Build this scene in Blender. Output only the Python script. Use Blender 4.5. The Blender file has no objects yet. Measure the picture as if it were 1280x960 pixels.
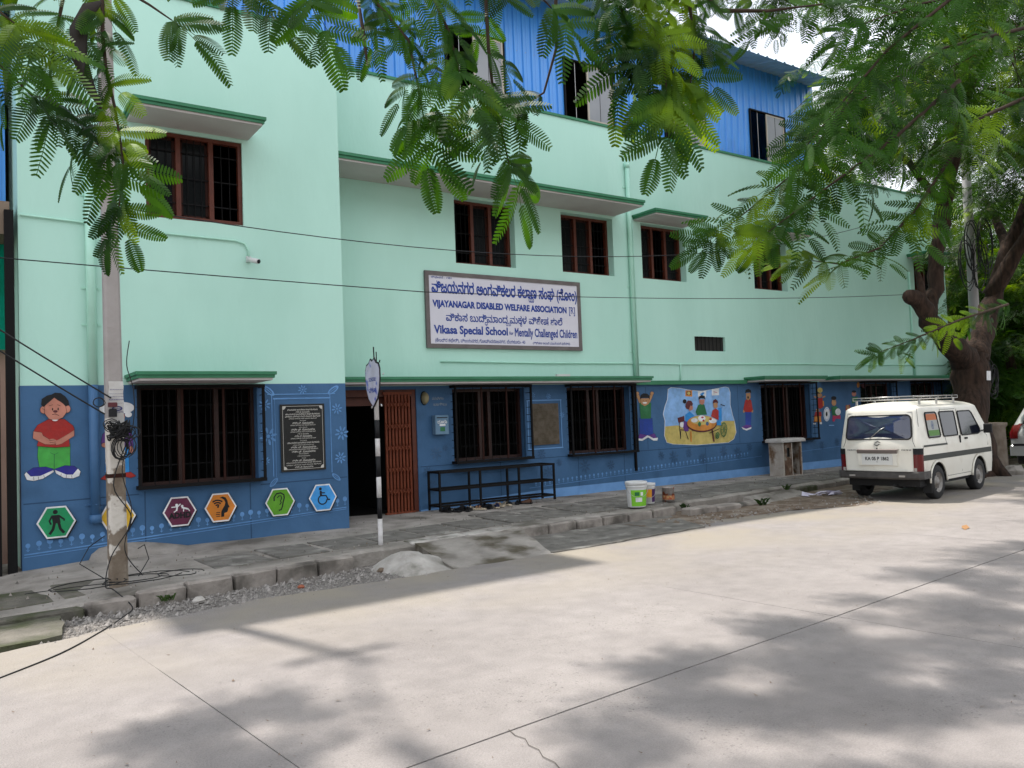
import bpy, math, random
import numpy as np
from mathutils import Vector, Matrix
random.seed(7)
sc = bpy.context.scene
R = math.radians
# ------------------------------------------------------------------ camera
cam_d = bpy.data.cameras.new('camera'); cam = bpy.data.objects.new('camera', cam_d)
sc.collection.objects.link(cam); sc.camera = cam
cr = Vector((0.82460316, -0.56439405, -0.03858726)); cu = Vector((0.00746482, -0.05734852, 0.99832631)); cf = Vector((0.56566236, 0.82351108, 0.04307667))
m = Matrix((cr, cu, -cf)).transposed().to_4x4(); m.translation = Vector((0, 0, 1.65)); cam.matrix_world = m
cam_d.sensor_fit = 'HORIZONTAL'; cam_d.sensor_width = 36; cam_d.lens = 28.954; cam_d.clip_start = .05; cam_d.clip_end = 2000
# ------------------------------------------------------------------ light
SUN_EL = 70.0
sx, sy = -.27, .963                       # horizontal direction towards the sun
sv = Vector((sx * math.cos(R(SUN_EL)), sy * math.cos(R(SUN_EL)), math.sin(R(SUN_EL))))
sd = bpy.data.lights.new('sun', 'SUN'); sd.energy = 4.4; sd.angle = R(1.2); sd.color = (1, .955, .89)
so = bpy.data.objects.new('sun', sd); sc.collection.objects.link(so); so.rotation_euler = sv.to_track_quat('Z', 'Y').to_euler()
so.location = (0, 0, 30)
w = bpy.data.worlds.new('World'); sc.world = w; w.use_nodes = True
nt = w.node_tree; nt.nodes.clear()
out = nt.nodes.new('ShaderNodeOutputWorld'); bg = nt.nodes.new('ShaderNodeBackground')
sky = nt.nodes.new('ShaderNodeTexSky'); sky.sky_type = 'NISHITA'; sky.sun_disc = False
sky.sun_elevation = R(SUN_EL); sky.sun_rotation = math.atan2(sx, sy); sky.dust_density = 3
tc = nt.nodes.new('ShaderNodeTexCoord'); no = nt.nodes.new('ShaderNodeTexNoise'); no.inputs['Scale'].default_value = 2.2; no.inputs['Detail'].default_value = 6
mr = nt.nodes.new('ShaderNodeMapRange'); mr.inputs[1].default_value = .35; mr.inputs[2].default_value = .62; mr.inputs[3].default_value = .45; mr.inputs[4].default_value = 1
mx = nt.nodes.new('ShaderNodeMix'); mx.data_type = 'RGBA'; mx.inputs[7].default_value = (14.0, 14.4, 15.2, 1)
nt.links.new(tc.outputs['Generated'], no.inputs['Vector']); nt.links.new(no.outputs['Fac'], mr.inputs[0]); nt.links.new(mr.outputs[0], mx.inputs[0])
nt.links.new(sky.outputs[0], mx.inputs[6]); nt.links.new(mx.outputs[2], bg.inputs[0]); bg.inputs[1].default_value = .1
nt.links.new(bg.outputs[0], out.inputs[0])
vs = sc.view_settings; vs.view_transform = 'Standard'; vs.look = 'None'; vs.exposure = 0.55; vs.gamma = 1
# ------------------------------------------------------------------ materials
MATS = {}
def mat(name, c1, c2=None, scale=6.0, rough=.8, bump=0.0, bscale=40.0, metal=0.0, spec=.3, detail=5, lo=.35, hi=.65, c3=None, s3=1.2, l3=.5, h3=.62, trans=0.0, stretch=None, alpha=1.0, f3=1.0):
    if name in MATS: return MATS[name]
    mt = bpy.data.materials.new(name); mt.use_nodes = True; t = mt.node_tree; b = t.nodes['Principled BSDF']
    b.inputs['Roughness'].default_value = rough; b.inputs['Metallic'].default_value = metal; b.inputs['Specular IOR Level'].default_value = spec
    b.inputs['Base Color'].default_value = (*c1, 1)
    g = t.nodes.new('ShaderNodeNewGeometry'); vec = g.outputs['Position']
    if stretch:
        mp = t.nodes.new('ShaderNodeMapping'); mp.inputs['Scale'].default_value = stretch; t.links.new(vec, mp.inputs['Vector']); vec = mp.outputs[0]
    def noise(s, d=detail):
        n = t.nodes.new('ShaderNodeTexNoise'); n.inputs['Scale'].default_value = s; n.inputs['Detail'].default_value = d; t.links.new(vec, n.inputs['Vector']); return n.outputs['Fac']
    def mixc(fac, a, bcol, lo, hi, f=1.0):
        q = t.nodes.new('ShaderNodeMapRange'); q.inputs[1].default_value = lo; q.inputs[2].default_value = hi; q.inputs[4].default_value = f; t.links.new(fac, q.inputs[0])
        x = t.nodes.new('ShaderNodeMix'); x.data_type = 'RGBA'; t.links.new(q.outputs[0], x.inputs[0])
        if isinstance(a, tuple): x.inputs[6].default_value = (*a, 1)
        else: t.links.new(a, x.inputs[6])
        x.inputs[7].default_value = (*bcol, 1); return x.outputs[2]
    col = None
    if c2: col = mixc(noise(scale), c1, c2, lo, hi)
    if c3: col = mixc(noise(s3, 8), col if col else c1, c3, l3, h3, f3)
    if col: t.links.new(col, b.inputs['Base Color'])
    if bump:
        bn = t.nodes.new('ShaderNodeBump'); bn.inputs['Strength'].default_value = bump; bn.inputs['Distance'].default_value = .02
        t.links.new(noise(bscale, 8), bn.inputs['Height']); t.links.new(bn.outputs[0], b.inputs['Normal'])
    if trans:
        tr = t.nodes.new('ShaderNodeBsdfTranslucent'); ms = t.nodes.new('ShaderNodeMixShader'); ms.inputs[0].default_value = trans
        if col: 
            hs = t.nodes.new('ShaderNodeHueSaturation'); hs.inputs['Hue'].default_value = .475; hs.inputs['Saturation'].default_value = 1.15; hs.inputs['Value'].default_value = 1.6
            t.links.new(col, hs.inputs['Color']); t.links.new(hs.outputs[0], tr.inputs[0])
        else: tr.inputs[0].default_value = (*c1, 1)
        o = t.nodes['Material Output']; t.links.new(b.outputs[0], ms.inputs[1]); t.links.new(tr.outputs[0], ms.inputs[2]); t.links.new(ms.outputs[0], o.inputs[0])
    MATS[name] = mt; return mt
def flat(name, c, rough=.6, **k):
    if name.startswith(('paint_', 'hex_')) and name != 'paint_black':     # hand-laid paint: uneven coverage and a little fading
        k.update(c2=tuple(v * .72 + .012 for v in c), scale=13.0, lo=.30, hi=.75, c3=tuple(min(1, v * 1.15 + .02) for v in c), s3=3.0, l3=.5, h3=.7, bump=.25, bscale=30)
    return mat(name, c, rough=rough, **k)
MINT = mat('mint_plaster', (.43, .69, .595), (.47, .73, .635), scale=.7, rough=.75, bump=.3, bscale=9, c3=(.385, .63, .54), s3=1.1, l3=.5, h3=.8, stretch=(1, 1, .35), f3=.6)
MINTP = mat('mint_pipe', (.42, .71, .59), (.39, .67, .55), rough=.5)
MINT2 = mat('mint_plaster_damp', (.37, .63, .52), (.42, .70, .58), scale=3, rough=.75, bump=.3, bscale=14)
BLUE = mat('blue_wall_paint', (.043, .115, .235), (.054, .135, .27), scale=1.3, rough=.65, bump=.2, bscale=16, c3=(.036, .095, .19), s3=2.5, l3=.5, h3=.8)
BLUEG = flat('blue_groove', (.02, .06, .13))
BLUEP = mat('blue_pipe_paint', (.05, .13, .27), (.045, .12, .25), rough=.5)
SKIRT = mat('pale_blue_skirting', (.16, .33, .62), (.13, .28, .54), scale=5, rough=.7)
LEDGE = mat('green_trim_paint', (.035, .17, .085), (.045, .20, .105), scale=4, rough=.55)
SOFF = mat('offwhite_soffit', (.52, .48, .47), (.47, .43, .42), scale=2, rough=.85, bump=.1)
DARKROOM = flat('dark_room', (.03, .028, .026), .95)
WOOD = mat('redbrown_frame_paint', (.105, .026, .014), (.08, .02, .011), scale=9, rough=.45)
BAR = flat('black_bar_paint', (.007, .0065, .007), .7, spec=.15)
BARR = flat('dark_red_bar_paint', (.03, .009, .006), .6, spec=.15)
GLASS = flat('dark_window_glass', (.008, .009, .010), .15, spec=.10)
WOOD_SHADE = mat('shaded_frame_paint', (.034, .012, .008), (.024, .009, .007), scale=9, rough=.5)  # redbrown frame paint with the ground floor's deeper shade put into its colour
GATE = mat('red_oxide_gate', (.21, .050, .020), (.16, .036, .015), scale=20, rough=.6)
CLAD = mat('blue_steel_cladding', (.050, .27, .72), (.065, .30, .76), scale=.8, rough=.36, spec=.6, c3=(.05, .23, .62), s3=1.5, l3=.5, h3=.75)
ROOFS = mat('galvanised_roof_sheet', (.36, .47, .53), (.42, .53, .58), scale=1.5, rough=.45, metal=.2)
ALU = mat('beige_aluminium', (.45, .40, .33), rough=.4)
GREYP = mat('grey_sliding_panel', (.30, .31, .33), (.26, .27, .29), scale=2, rough=.5)
CONC = mat('road_concrete', (.235, .213, .203), (.275, .250, .238), scale=1.1, rough=.9, bump=.5, bscale=70, c3=(.20, .18, .17), s3=.55, l3=.45, h3=.75, detail=9)
CONCD = mat('joint_dirt', (.05, .042, .036), (.09, .075, .06), scale=12, rough=1)
PAVE = mat('pavement_cement', (.23, .208, .185), (.36, .33, .30), scale=3.4, rough=.95, bump=.9, bscale=26, c3=(.13, .118, .10), s3=1.7, l3=.5, h3=.66, detail=8)
SLAB = mat('weathered_slab', (.115, .107, .096), (.19, .178, .16), scale=5, rough=.95, bump=.6, bscale=35, c3=(.30, .285, .26), s3=3, l3=.58, h3=.72, detail=9)
KERB = mat('kerb_concrete', (.21, .185, .165), (.32, .285, .255), scale=4, rough=.95, bump=.7, bscale=25, c3=(.09, .08, .07), s3=2.3, l3=.5, h3=.66, detail=9)
MOSS = mat('mossy_concrete', (.095, .088, .074), (.17, .155, .13), scale=3, rough=1, bump=.9, bscale=25, c3=(.055, .062, .030), s3=2.2, l3=.42, h3=.6, detail=9)
WHITEC = mat('whitewashed_concrete', (.46, .43, .40), (.27, .25, .225), scale=3.5, rough=.9, bump=.8, bscale=18, c3=(.12, .115, .09), s3=2.6, l3=.53, h3=.66, detail=9)
RAMP = mat('patched_ramp_concrete', (.22, .20, .18), (.34, .31, .28), scale=2.4, rough=.95, bump=.9, bscale=18, c3=(.085, .072, .05), s3=1.7, l3=.46, h3=.6, detail=9)
def road_mat():
    t = CONC.node_tree; b = t.nodes['Principled BSDF']; src = b.inputs['Base Color'].links[0].from_socket
    g = t.nodes.new('ShaderNodeNewGeometry'); cur = src
    def nz(s, d, st=None):
        n = t.nodes.new('ShaderNodeTexNoise'); n.inputs['Scale'].default_value = s; n.inputs['Detail'].default_value = d
        if st: mp = t.nodes.new('ShaderNodeMapping'); mp.inputs['Scale'].default_value = st; mp.inputs['Rotation'].default_value = (0, 0, .087); t.links.new(g.outputs['Position'], mp.inputs[0]); t.links.new(mp.outputs[0], n.inputs['Vector'])
        else: t.links.new(g.outputs['Position'], n.inputs['Vector'])
        return n.outputs['Fac']
    def ramp(x, a, c, lo=0, hi=1):
        q = t.nodes.new('ShaderNodeMapRange'); q.inputs[1].default_value = a; q.inputs[2].default_value = c; q.inputs[3].default_value = lo; q.inputs[4].default_value = hi; t.links.new(x, q.inputs[0]); return q.outputs[0]
    def mul(cur, f):
        x = t.nodes.new('ShaderNodeMix'); x.data_type = 'RGBA'; x.blend_type = 'MULTIPLY'; x.inputs[0].default_value = 1; t.links.new(cur, x.inputs[6]); t.links.new(f, x.inputs[7]); return x.outputs[2]
    def mulf(a, c):
        m_ = t.nodes.new('ShaderNodeMath'); m_.operation = 'MULTIPLY'; t.links.new(a, m_.inputs[0]); t.links.new(c, m_.inputs[1]); return m_.outputs[0]
    cur = mul(cur, ramp(nz(140, 2), .25, .75, .84, 1.12)); cur = mul(cur, ramp(nz(5, 8), .3, .7, .90, 1.08))
    spots = mulf(ramp(nz(48, 3), .62, .70), ramp(nz(1.1, 3), .48, .62))
    inv = t.nodes.new('ShaderNodeMapRange'); inv.inputs[3].default_value = 1; inv.inputs[4].default_value = .62; t.links.new(spots, inv.inputs[0]); cur = mul(cur, inv.outputs[0])
    sp = t.nodes.new('ShaderNodeSeparateXYZ'); t.links.new(g.outputs['Position'], sp.inputs[0]); e = mulf(ramp(sp.outputs[1], 5.6, 7.8), ramp(nz(.9, 4), .35, .6))
    x = t.nodes.new('ShaderNodeMix'); x.data_type = 'RGBA'; t.links.new(e, x.inputs[0]); t.links.new(cur, x.inputs[6]); x.inputs[7].default_value = (.27, .238, .195, 1); t.links.new(x.outputs[2], b.inputs['Base Color'])
road_mat()
GRAV = mat('grey_gravel', (.12, .108, .098), (.26, .238, .22), scale=25, rough=1, bump=1.0, bscale=60)
GRAVS = mat('gravel_stone', (.13, .118, .108), (.34, .315, .295), scale=17, rough=.95)
DIRT = mat('brown_dirt', (.12, .085, .06), (.20, .155, .12), scale=6, rough=1, bump=1.0, bscale=35, c3=(.26, .22, .18), s3=3, l3=.5, h3=.7)
EARTH = mat('bare_earth', (.14, .11, .08), (.10, .085, .05), scale=.8, rough=1, bump=.5, bscale=10)
POLE = mat('pole_concrete', (.30, .275, .265), (.35, .325, .315), scale=4, rough=.9, bump=.4, bscale=20)
POLED = mat('pole_stained', (.15, .115, .085), (.23, .19, .15), scale=7, rough=.95, bump=.6, bscale=30, c3=(.56, .52, .47), s3=3.2, l3=.53, h3=.56, detail=8)
BARK = mat('dark_bark', (.018, .011, .008), (.050, .029, .020), scale=9, rough=.95, bump=1.0, bscale=16, stretch=(1.6, 1.6, .3), detail=9)
TWIG = mat('twig_bark', (.035, .024, .016), (.06, .04, .027), scale=20, rough=.9)
LEAFN = mat('near_leaf', (.008, .034, .005), (.036, .125, .008), scale=3.0, rough=.5, spec=.2, trans=.42, c3=(.17, .30, .010), s3=1.8, l3=.56, h3=.66)  # yellow-green patches put sunlit highlights into the leaf colour
LEAFF = mat('tree_leaf', (.007, .026, .005), (.034, .105, .008), scale=.9, rough=.5, spec=.25, trans=.45, c3=(.16, .28, .03), s3=.8, l3=.55, h3=.68)  # pale yellow-green patches stand in for sun-caught leaves in the crown
BUSH = mat('bush_leaf', (.022, .048, .012), (.05, .095, .024), scale=2.0, rough=.6, trans=.3)
CABLE = flat('black_cable', (.012, .012, .013), .6)
SIGNW = mat('sign_white', (.66, .64, .70), (.60, .58, .65), scale=2, rough=.5)
SIGNB = flat('sign_blue_letter', (.012, .045, .27), .5)
SIGNF = mat('sign_grey_frame', (.15, .13, .125), (.12, .10, .10), rough=.6)
WH = flat('paint_white', (.75, .75, .76)); BK = flat('paint_black', (.008, .008, .01)); SKIN = flat('paint_skin', (.50, .20, .14)); SKIN2 = flat('paint_skin_tan', (.46, .24, .11))
RED = flat('paint_red', (.36, .018, .014)); GRN = flat('paint_leaf_green', (.06, .38, .06)); NAVY = flat('paint_navy', (.02, .02, .24)); PUR = flat('paint_purple', (.12, .035, .23))
SKYB = flat('paint_sky_blue', (.025, .26, .66)); LBL = flat('paint_light_blue', (.24, .44, .76)); YEL = flat('paint_sand_yellow', (.56, .44, .13)); ORG = flat('paint_orange', (.60, .23, .035))
LTB = flat('paint_motif_light_blue', (.11, .27, .55)); DKB = flat('paint_motif_dark_blue', (.035, .095, .20)); DBR = flat('paint_dark_red', (.10, .015, .02)); JEAN = flat('paint_jean_blue', (.015, .05, .30)); TEEL = flat('paint_dark_green', (.02, .15, .05)); PINKP = flat('paint_pink', (.45, .03, .10))
VANW = mat('cream_car_paint', (.72, .695, .625), (.68, .65, .575), scale=2, rough=.28, spec=.5, c3=(.50, .44, .36), s3=4, l3=.56, h3=.8, f3=.5)
VGR = flat('van_rear_glass', (.020, .024, .05), .04, spec=.9)
RUB = flat('black_rubber', (.016, .016, .017), .75); VGL = flat('van_glass', (.006, .008, .016), .05, spec=.32); CHR = flat('steel_grey', (.42, .41, .40), .35, metal=.8)
BUMP = mat('dark_bumper', (.045, .042, .042), (.07, .065, .062), scale=8, rough=.6); LAMPR = flat('red_lamp_lens', (.10, .006, .006), .2, spec=.5); STRP = flat('dark_stripe', (.035, .038, .034), .5)
RIM = mat('dusty_wheel_rim', (.26, .25, .24), (.18, .16, .14), scale=14, rough=.5, metal=.3)
# ------------------------------------------------------------------ mesh helpers
class MB:
    def __init__(s): s.v = []; s.f = []; s.m = []; s.ms = []; s.smooth = []
    def mi(s, m):
        if m not in s.ms: s.ms.append(m)
        return s.ms.index(m)
    def add(s, vs, fs, m, sm=False):
        o = len(s.v); s.v += [tuple(v) for v in vs]; i = s.mi(m)
        for f in fs: s.f.append(tuple(o + k for k in f)); s.m.append(i); s.smooth.append(sm)
    def box(s, x0, x1, y0, y1, z0, z1, m):
        s.add([(x, y, z) for x in (x0, x1) for y in (y0, y1) for z in (z0, z1)],
              [(0, 1, 3, 2), (4, 6, 7, 5), (0, 4, 5, 1), (2, 3, 7, 6), (0, 2, 6, 4), (1, 5, 7, 3)], m)
    def bbox(s, x0, x1, y0, y1, z0, z1, m, b=.006):     # box with chamfered upright and top edges
        P = [(x0 + b, y0), (x1 - b, y0), (x1, y0 + b), (x1, y1 - b), (x1 - b, y1), (x0 + b, y1), (x0, y1 - b), (x0, y0 + b)]
        cx, cy = (x0 + x1) / 2, (y0 + y1) / 2
        def ring(z, k): return [(x + (b if x < cx else -b) * k, y + (b if y < cy else -b) * k, z) for x, y in P]
        vs = ring(z0, 0) + ring(z1 - b, 0) + ring(z1, 1)
        fs = [tuple(range(7, -1, -1)), tuple(range(16, 24))]
        for l in (0, 8):
            for i in range(8): fs.append((l + i, l + (i + 1) % 8, l + 8 + (i + 1) % 8, l + 8 + i))
        s.add(vs, fs, m)
    def tube(s, pts, r, m, n=6, cap=True, sm=True):
        pts = [Vector(p) for p in pts]; rs = r if isinstance(r, (list, tuple)) else [r] * len(pts)
        vs = []; ref = None
        for i, p in enumerate(pts):
            d = (pts[min(i + 1, len(pts) - 1)] - pts[max(i - 1, 0)]).normalized()
            if ref is None or abs(d.dot(ref)) > .98: ref = Vector((0, 0, 1)) if abs(d.z) < .9 else Vector((1, 0, 0))
            a = d.cross(ref).normalized(); b = d.cross(a).normalized(); ref = a.cross(d)
            for k in range(n):
                t = 2 * math.pi * k / n; vs.append(p + (a * math.cos(t) + b * math.sin(t)) * rs[i])
        fs = [(i * n + k, i * n + (k + 1) % n, (i + 1) * n + (k + 1) % n, (i + 1) * n + k) for i in range(len(pts) - 1) for k in range(n)]
        if cap: fs += [tuple(range(n - 1, -1, -1)), tuple((len(pts) - 1) * n + k for k in range(n))]
        s.add(vs, fs, m, sm)
    def lathe(s, prof, c, m, n=20, axis='z', sm=True):
        vs = []
        for (r, z) in prof:
            for k in range(n):
                t = 2 * math.pi * k / n; a, b = r * math.cos(t), r * math.sin(t)
                vs.append({'z': (c[0] + a, c[1] + b, c[2] + z), 'y': (c[0] + a, c[1] + z, c[2] + b), 'x': (c[0] + z, c[1] + a, c[2] + b)}[axis])
        L = len(prof)
        s.add(vs, [(i * n + k, i * n + (k + 1) % n, (i + 1) * n + (k + 1) % n, (i + 1) * n + k) for i in range(L - 1) for k in range(n)], m, sm)
    def poly(s, pts, m): s.add(pts, [tuple(range(len(pts)))], m)
    def build(s, name, parent=None, shade=None):
        me = bpy.data.meshes.new(name); me.from_pydata(s.v, [], s.f)
        for mm in s.ms: me.materials.append(mm)
        me.polygons.foreach_set('material_index', s.m); me.polygons.foreach_set('use_smooth', s.smooth if shade is None else [shade] * len(s.f)); me.update()
        o = bpy.data.objects.new(name, me); sc.collection.objects.link(o)
        if parent: o.parent = parent
        return o
def tag(o, label=None, cat=None, group=None, kind=None):
    if label: o['label'] = label
    if cat: o['category'] = cat
    if group: o['group'] = group
    if kind: o['kind'] = kind
    return o
def empty(name, label=None, cat=None, loc=(0, 0, 0), rz=0, group=None, kind=None):
    o = bpy.data.objects.new(name, None); sc.collection.objects.link(o); o.location = loc; o.rotation_euler = (0, 0, rz); o.empty_display_size = .2
    return tag(o, label, cat, group, kind)
def copy_tree(o, parent=None):
    c = o.copy(); sc.collection.objects.link(c); c.parent = parent
    for ch in list(o.children): copy_tree(ch, c)
    return c
def lerp(a, b, t): return a + (b - a) * t
def pw(x, pts):
    for (a, va), (b, vb) in zip(pts, pts[1:]):
        if x <= b: return lerp(va, vb, max(0, min(1, (x - a) / (b - a))))
    return pts[-1][1]
# text as mesh, laid in a plane given by origin, right and up vectors
def text_geo(body, bold=0.0, bevel=.02, subs=()):
    def raw(t, b=0):
        c = bpy.data.curves.new('txt', 'FONT'); c.body = t; c.size = 1; c.offset = bold; c.bevel_depth = bevel; c.bevel_resolution = 0; c.resolution_u = 3
        o = bpy.data.objects.new('txt', c); sc.collection.objects.link(o); bpy.context.view_layer.update()
        dg = bpy.context.evaluated_depsgraph_get(); me = bpy.data.meshes.new_from_object(o.evaluated_get(dg))
        vs = [v.co.copy() for v in me.vertices]; fs = [tuple(p.vertices) for p in me.polygons]
        bpy.data.objects.remove(o); bpy.data.meshes.remove(me); bpy.data.curves.remove(c); return vs, fs
    V, F = raw(body)
    for pre, ch in subs:                    # small letters hung under the line
        pv, _ = raw(pre); px = max(v.x for v in pv); v2, f2 = raw(ch); o = len(V)
        V += [Vector((px - .28 + v.x * .55, -.30 + v.y * .55, v.z)) for v in v2]; F += [tuple(o + k for k in f) for f in f2]
    return V, F
def text_on(mb, body, org, right, up, width, height, m, off=.003, bold=0.0, bevel=.02, subs=(), geo=None):
    V, F = geo or text_geo(body, bold, bevel, subs)
    x0 = min(v.x for v in V); x1 = max(v.x for v in V); y0 = min(v.y for v in V); y1 = max(v.y for v in V)
    right = Vector(right).normalized(); up = Vector(up).normalized(); n = right.cross(up); org = Vector(org)
    kx = width / (x1 - x0); ky = height / (y1 - y0)
    mb.add([org + right * ((v.x - x0) * kx) + up * ((v.y - y0) * ky) + n * (off + v.z * .02) for v in V], F, m)

# ------------------------------------------------------------------ ground, road, pavement
YB, YA = 12.1, 11.15                       # the two facade planes
def zr(x): return .003 * x                 # the road climbs slightly to the right
def yk(x): return pw(x, [(-8, 8.0), (1, 8.58), (4.1, 9.0), (6.4, 9.3), (9.6, 9.42), (10.0, 9.75), (13.0, 10.1), (16, 10.2), (24, 10.9), (60, 14)])
def zp(x): return pw(x, [(-8, .02), (.5, .08), (2.5, .165), (10, .17), (16, .18), (60, .2)])
mb = MB(); mb.add([(-600, -600, -.16), (600, -600, -.16), (600, 600, -.16), (-600, 600, -.16)], [(0, 1, 2, 3)], EARTH)
tag(mb.build('ground'), kind='structure', label='bare earth reaching out beyond the street')
road = tag(empty('road'), 'pale concrete road cast in wide panels with dirty joints', kind='structure')
def ye(x):                                  # ragged far edge of the road
    return pw(x, [(-8, 7.1), (.3, 7.55), (1.3, 7.83), (2.8, 8.10), (3.8, 8.0), (5.9, 8.03), (7, 8.12), (8.6, 8.2), (9.5, 8.55), (11.2, 8.45), (12.3, 7.95), (12.9, 8.1), (13.5, 8.75), (16, 9.3), (24, 10.2), (60, 13.2)]) + .03 * math.sin(x * 9) * math.sin(x * 3.7 + 1)
def yj(x): return 3.5 + .087 * x
def yj2(x): return -.6 + .087 * x
mb = MB(); X = [-12 + i * .5 for i in range(0, 145)]
vs = []; fs = []
for x in X: vs += [(x, -7, zr(x) - .022), (x, pw(x, [(-8, 7.1), (60, 13)]) if False else ye(x) - .02, zr(x) - .022)]
for i in range(len(X) - 1): fs.append((2 * i, 2 * i + 2, 2 * i + 3, 2 * i + 1))
mb.add(vs, fs, CONCD); mb.build('road_bed', road)
def panel(x0, x1, fa, fb, sk=0):
    g = .003; n = max(2, int((x1 - x0) / .12)); vs = []; fs = []; ny = 6
    for i in range(n + 1):
        x = lerp(x0, x1, i / n)
        for j in range(ny + 1):
            gx = 0; y = lerp(fa(x) + g * 2.6 + .0025 * math.sin(x * 23) * math.sin(x * 61), fb(x) - g * 2.2, j / ny)
            gx = (.0035 if y < 5.95 else .0008) * (1 if i == 0 else -1 if i == n else 0); vs.append((x + gx - .087 * (y - 6), y, zr(x) + .003 * math.sin(x * 1.3 + y)))
    for i in range(n):
        for j in range(ny): a = i * (ny + 1) + j; fs.append((a, a + ny + 1, a + ny + 2, a + 1))
    k = len(vs); m2 = len(vs)
    edge = [i * (ny + 1) for i in range(n + 1)] + [n * (ny + 1) + j for j in range(1, ny + 1)] + [i * (ny + 1) + ny for i in range(n - 1, -1, -1)] + [j for j in range(ny - 1, 0, -1)]
    for e in edge: vs.append((vs[e][0], vs[e][1], vs[e][2] - .02))
    L = len(edge)
    for i in range(L): fs.append((edge[i], k + i, k + (i + 1) % L, edge[(i + 1) % L]))
    b = MB(); b.add(vs, fs, CONC); return b.build('concrete_panel', road)
xs = [-11.7, -7.4, -3.1, 1.22, 5.55, 9.9, 14.2, 18.5, 22.8, 27.1, 31.4, 35.7, 40, 50, 59]
for a, b in zip(xs, xs[1:]):
    panel(a, b, yj, ye); panel(a, b, yj2, yj); panel(a, b, lambda x: -6.5, yj2)
# crack in the near panel
b = MB(); cr_pts = [(2.44, 3.71), (2.42, 3.62), (2.435, 3.55), (2.40, 3.47), (2.405, 3.39), (2.37, 3.31), (2.375, 3.22), (2.34, 3.12), (2.33, 3.0), (2.29, 2.9)]
vs = []
for x, y in cr_pts: vs += [(x - .002, y, zr(x) + .0045), (x + .003, y + .002, zr(x) + .0045)]
b.add(vs, [(2 * i, 2 * i + 1, 2 * i + 3, 2 * i + 2) for i in range(len(cr_pts) - 1)], CONCD); b.build('crack', road)

# verge: gravel bed and dirt patch
verge = tag(empty('verge'), 'strip of loose gravel and dirt between road and kerb', kind='structure')
def strip(name, x0, x1, fa, fb, z, m, parent, nx=60, ny=8, amp=.015):
    vs = []; fs = []
    for i in range(nx + 1):
        x = lerp(x0, x1, i / nx)
        for j in range(ny + 1):
            y = lerp(fa(x), fb(x), j / ny); vs.append((x, y, z(x, j / ny) + amp * (random.random() - .5)))
    for i in range(nx):
        for j in range(ny): a = i * (ny + 1) + j; fs.append((a, a + ny + 1, a + ny + 2, a + 1))
    b = MB(); b.add(vs, fs, m, True); return b.build(name, parent)
strip('gravel_bed', -8, 4.6, lambda x: ye(x) - .05, lambda x: yk(x) + .1, lambda x, t: zr(x) - .008 - .02 * t, GRAV, verge)
strip('dirt_patch', 8.2, 24, lambda x: ye(x) - .06, lambda x: yk(x) + .3, lambda x, t: zr(x) + .0 + .02 * math.sin(3 * t), DIRT, verge, nx=90)
b = MB()
for _ in range(3000):                       # loose stones
    x = random.uniform(.6, 4.3); t = random.random(); y = lerp(ye(x) - .1 * random.random() ** 2, yk(x) - .03, t); r = random.uniform(.005, .016) * (2.6 if random.random() < .07 else 1)
    z = zr(x) - .01; q = [(x + r * random.uniform(.6, 1.2) * math.cos(a), y + r * random.uniform(.6, 1.2) * math.sin(a), z) for a in (0, 1.57, 3.14, 4.7)]
    b.add(q + [(x + r * .2, y, z + r * random.uniform(.7, 1.3))], [(0, 1, 4), (1, 2, 4), (2, 3, 4), (3, 0, 4)], GRAVS)
for _ in range(700):
    x = random.uniform(8.8, 13.6); y = lerp(ye(x) - .15, yk(x) - .1, random.random()); r = random.uniform(.008, .03)
    z = zr(x) + .005; q = [(x + r * math.cos(a), y + r * math.sin(a), z) for a in (0, 1.4, 3.0, 4.6)]
    b.add(q + [(x, y + r * .2, z + r)], [(0, 1, 4), (1, 2, 4), (2, 3, 4), (3, 0, 4)], GRAVS if random.random() < .5 else DIRT)
tag(b.build('loose_stones'), 'scattered small gravel stones in the verge beside the kerb', 'gravel', kind='stuff')
b = MB()
for _ in range(700):                        # crumbs and dead leaves on the road
    x = random.uniform(-1, 14); y = random.uniform(2.0, ye(x)); r = random.uniform(.004, .012) * (1.8 if random.random() < .12 else 1); a = random.random() * 6
    b.add([(x, y, zr(x) + .006), (x + r * 2 * math.cos(a), y + r * 2 * math.sin(a), zr(x) + .012), (x + r * math.cos(a + 1), y + r * math.sin(a + 1), zr(x) + .006)], [(0, 1, 2)], DIRT)
tag(b.build('road_litter'), 'tiny crumbs and dead leaf bits on the concrete road', 'litter', kind='stuff')
for (x, y, s_, c) in ((9.55, 8.62, .07, DIRT), (4.0, 8.55, .05, DIRT), (2.0, 8.42, .06, WHITEC), (3.0, 8.35, .035, mat('brick_bit', (.28, .09, .05)))):
    b = MB(); n = 7; ring = lambda k, h: [(x + s_ * k * random.uniform(.8, 1.2) * math.cos(i * 6.283 / n), y + s_ * k * random.uniform(.8, 1.2) * math.sin(i * 6.283 / n), zr(x) - .01 + h * s_) for i in range(n)]
    vs = ring(1, 0) + ring(1.05, .4) + ring(.5, .9); fs = [(l + i, l + (i + 1) % n, l + n + (i + 1) % n, l + n + i) for l in (0, n) for i in range(n)] + [tuple(range(2 * n, 3 * n))]
    b.add(vs, fs, c)
    tag(b.build('rock'), {9.55: 'brown lump of stone on the dirt patch below the broken kerb', 4.0: 'small brown stone at the gravel end by the whitewashed mound', 2.0: 'flat pale stone chip on the gravel near the leaning pole', 3.0: 'small red brick bit lying in the grey gravel'}[x], 'stone')

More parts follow.
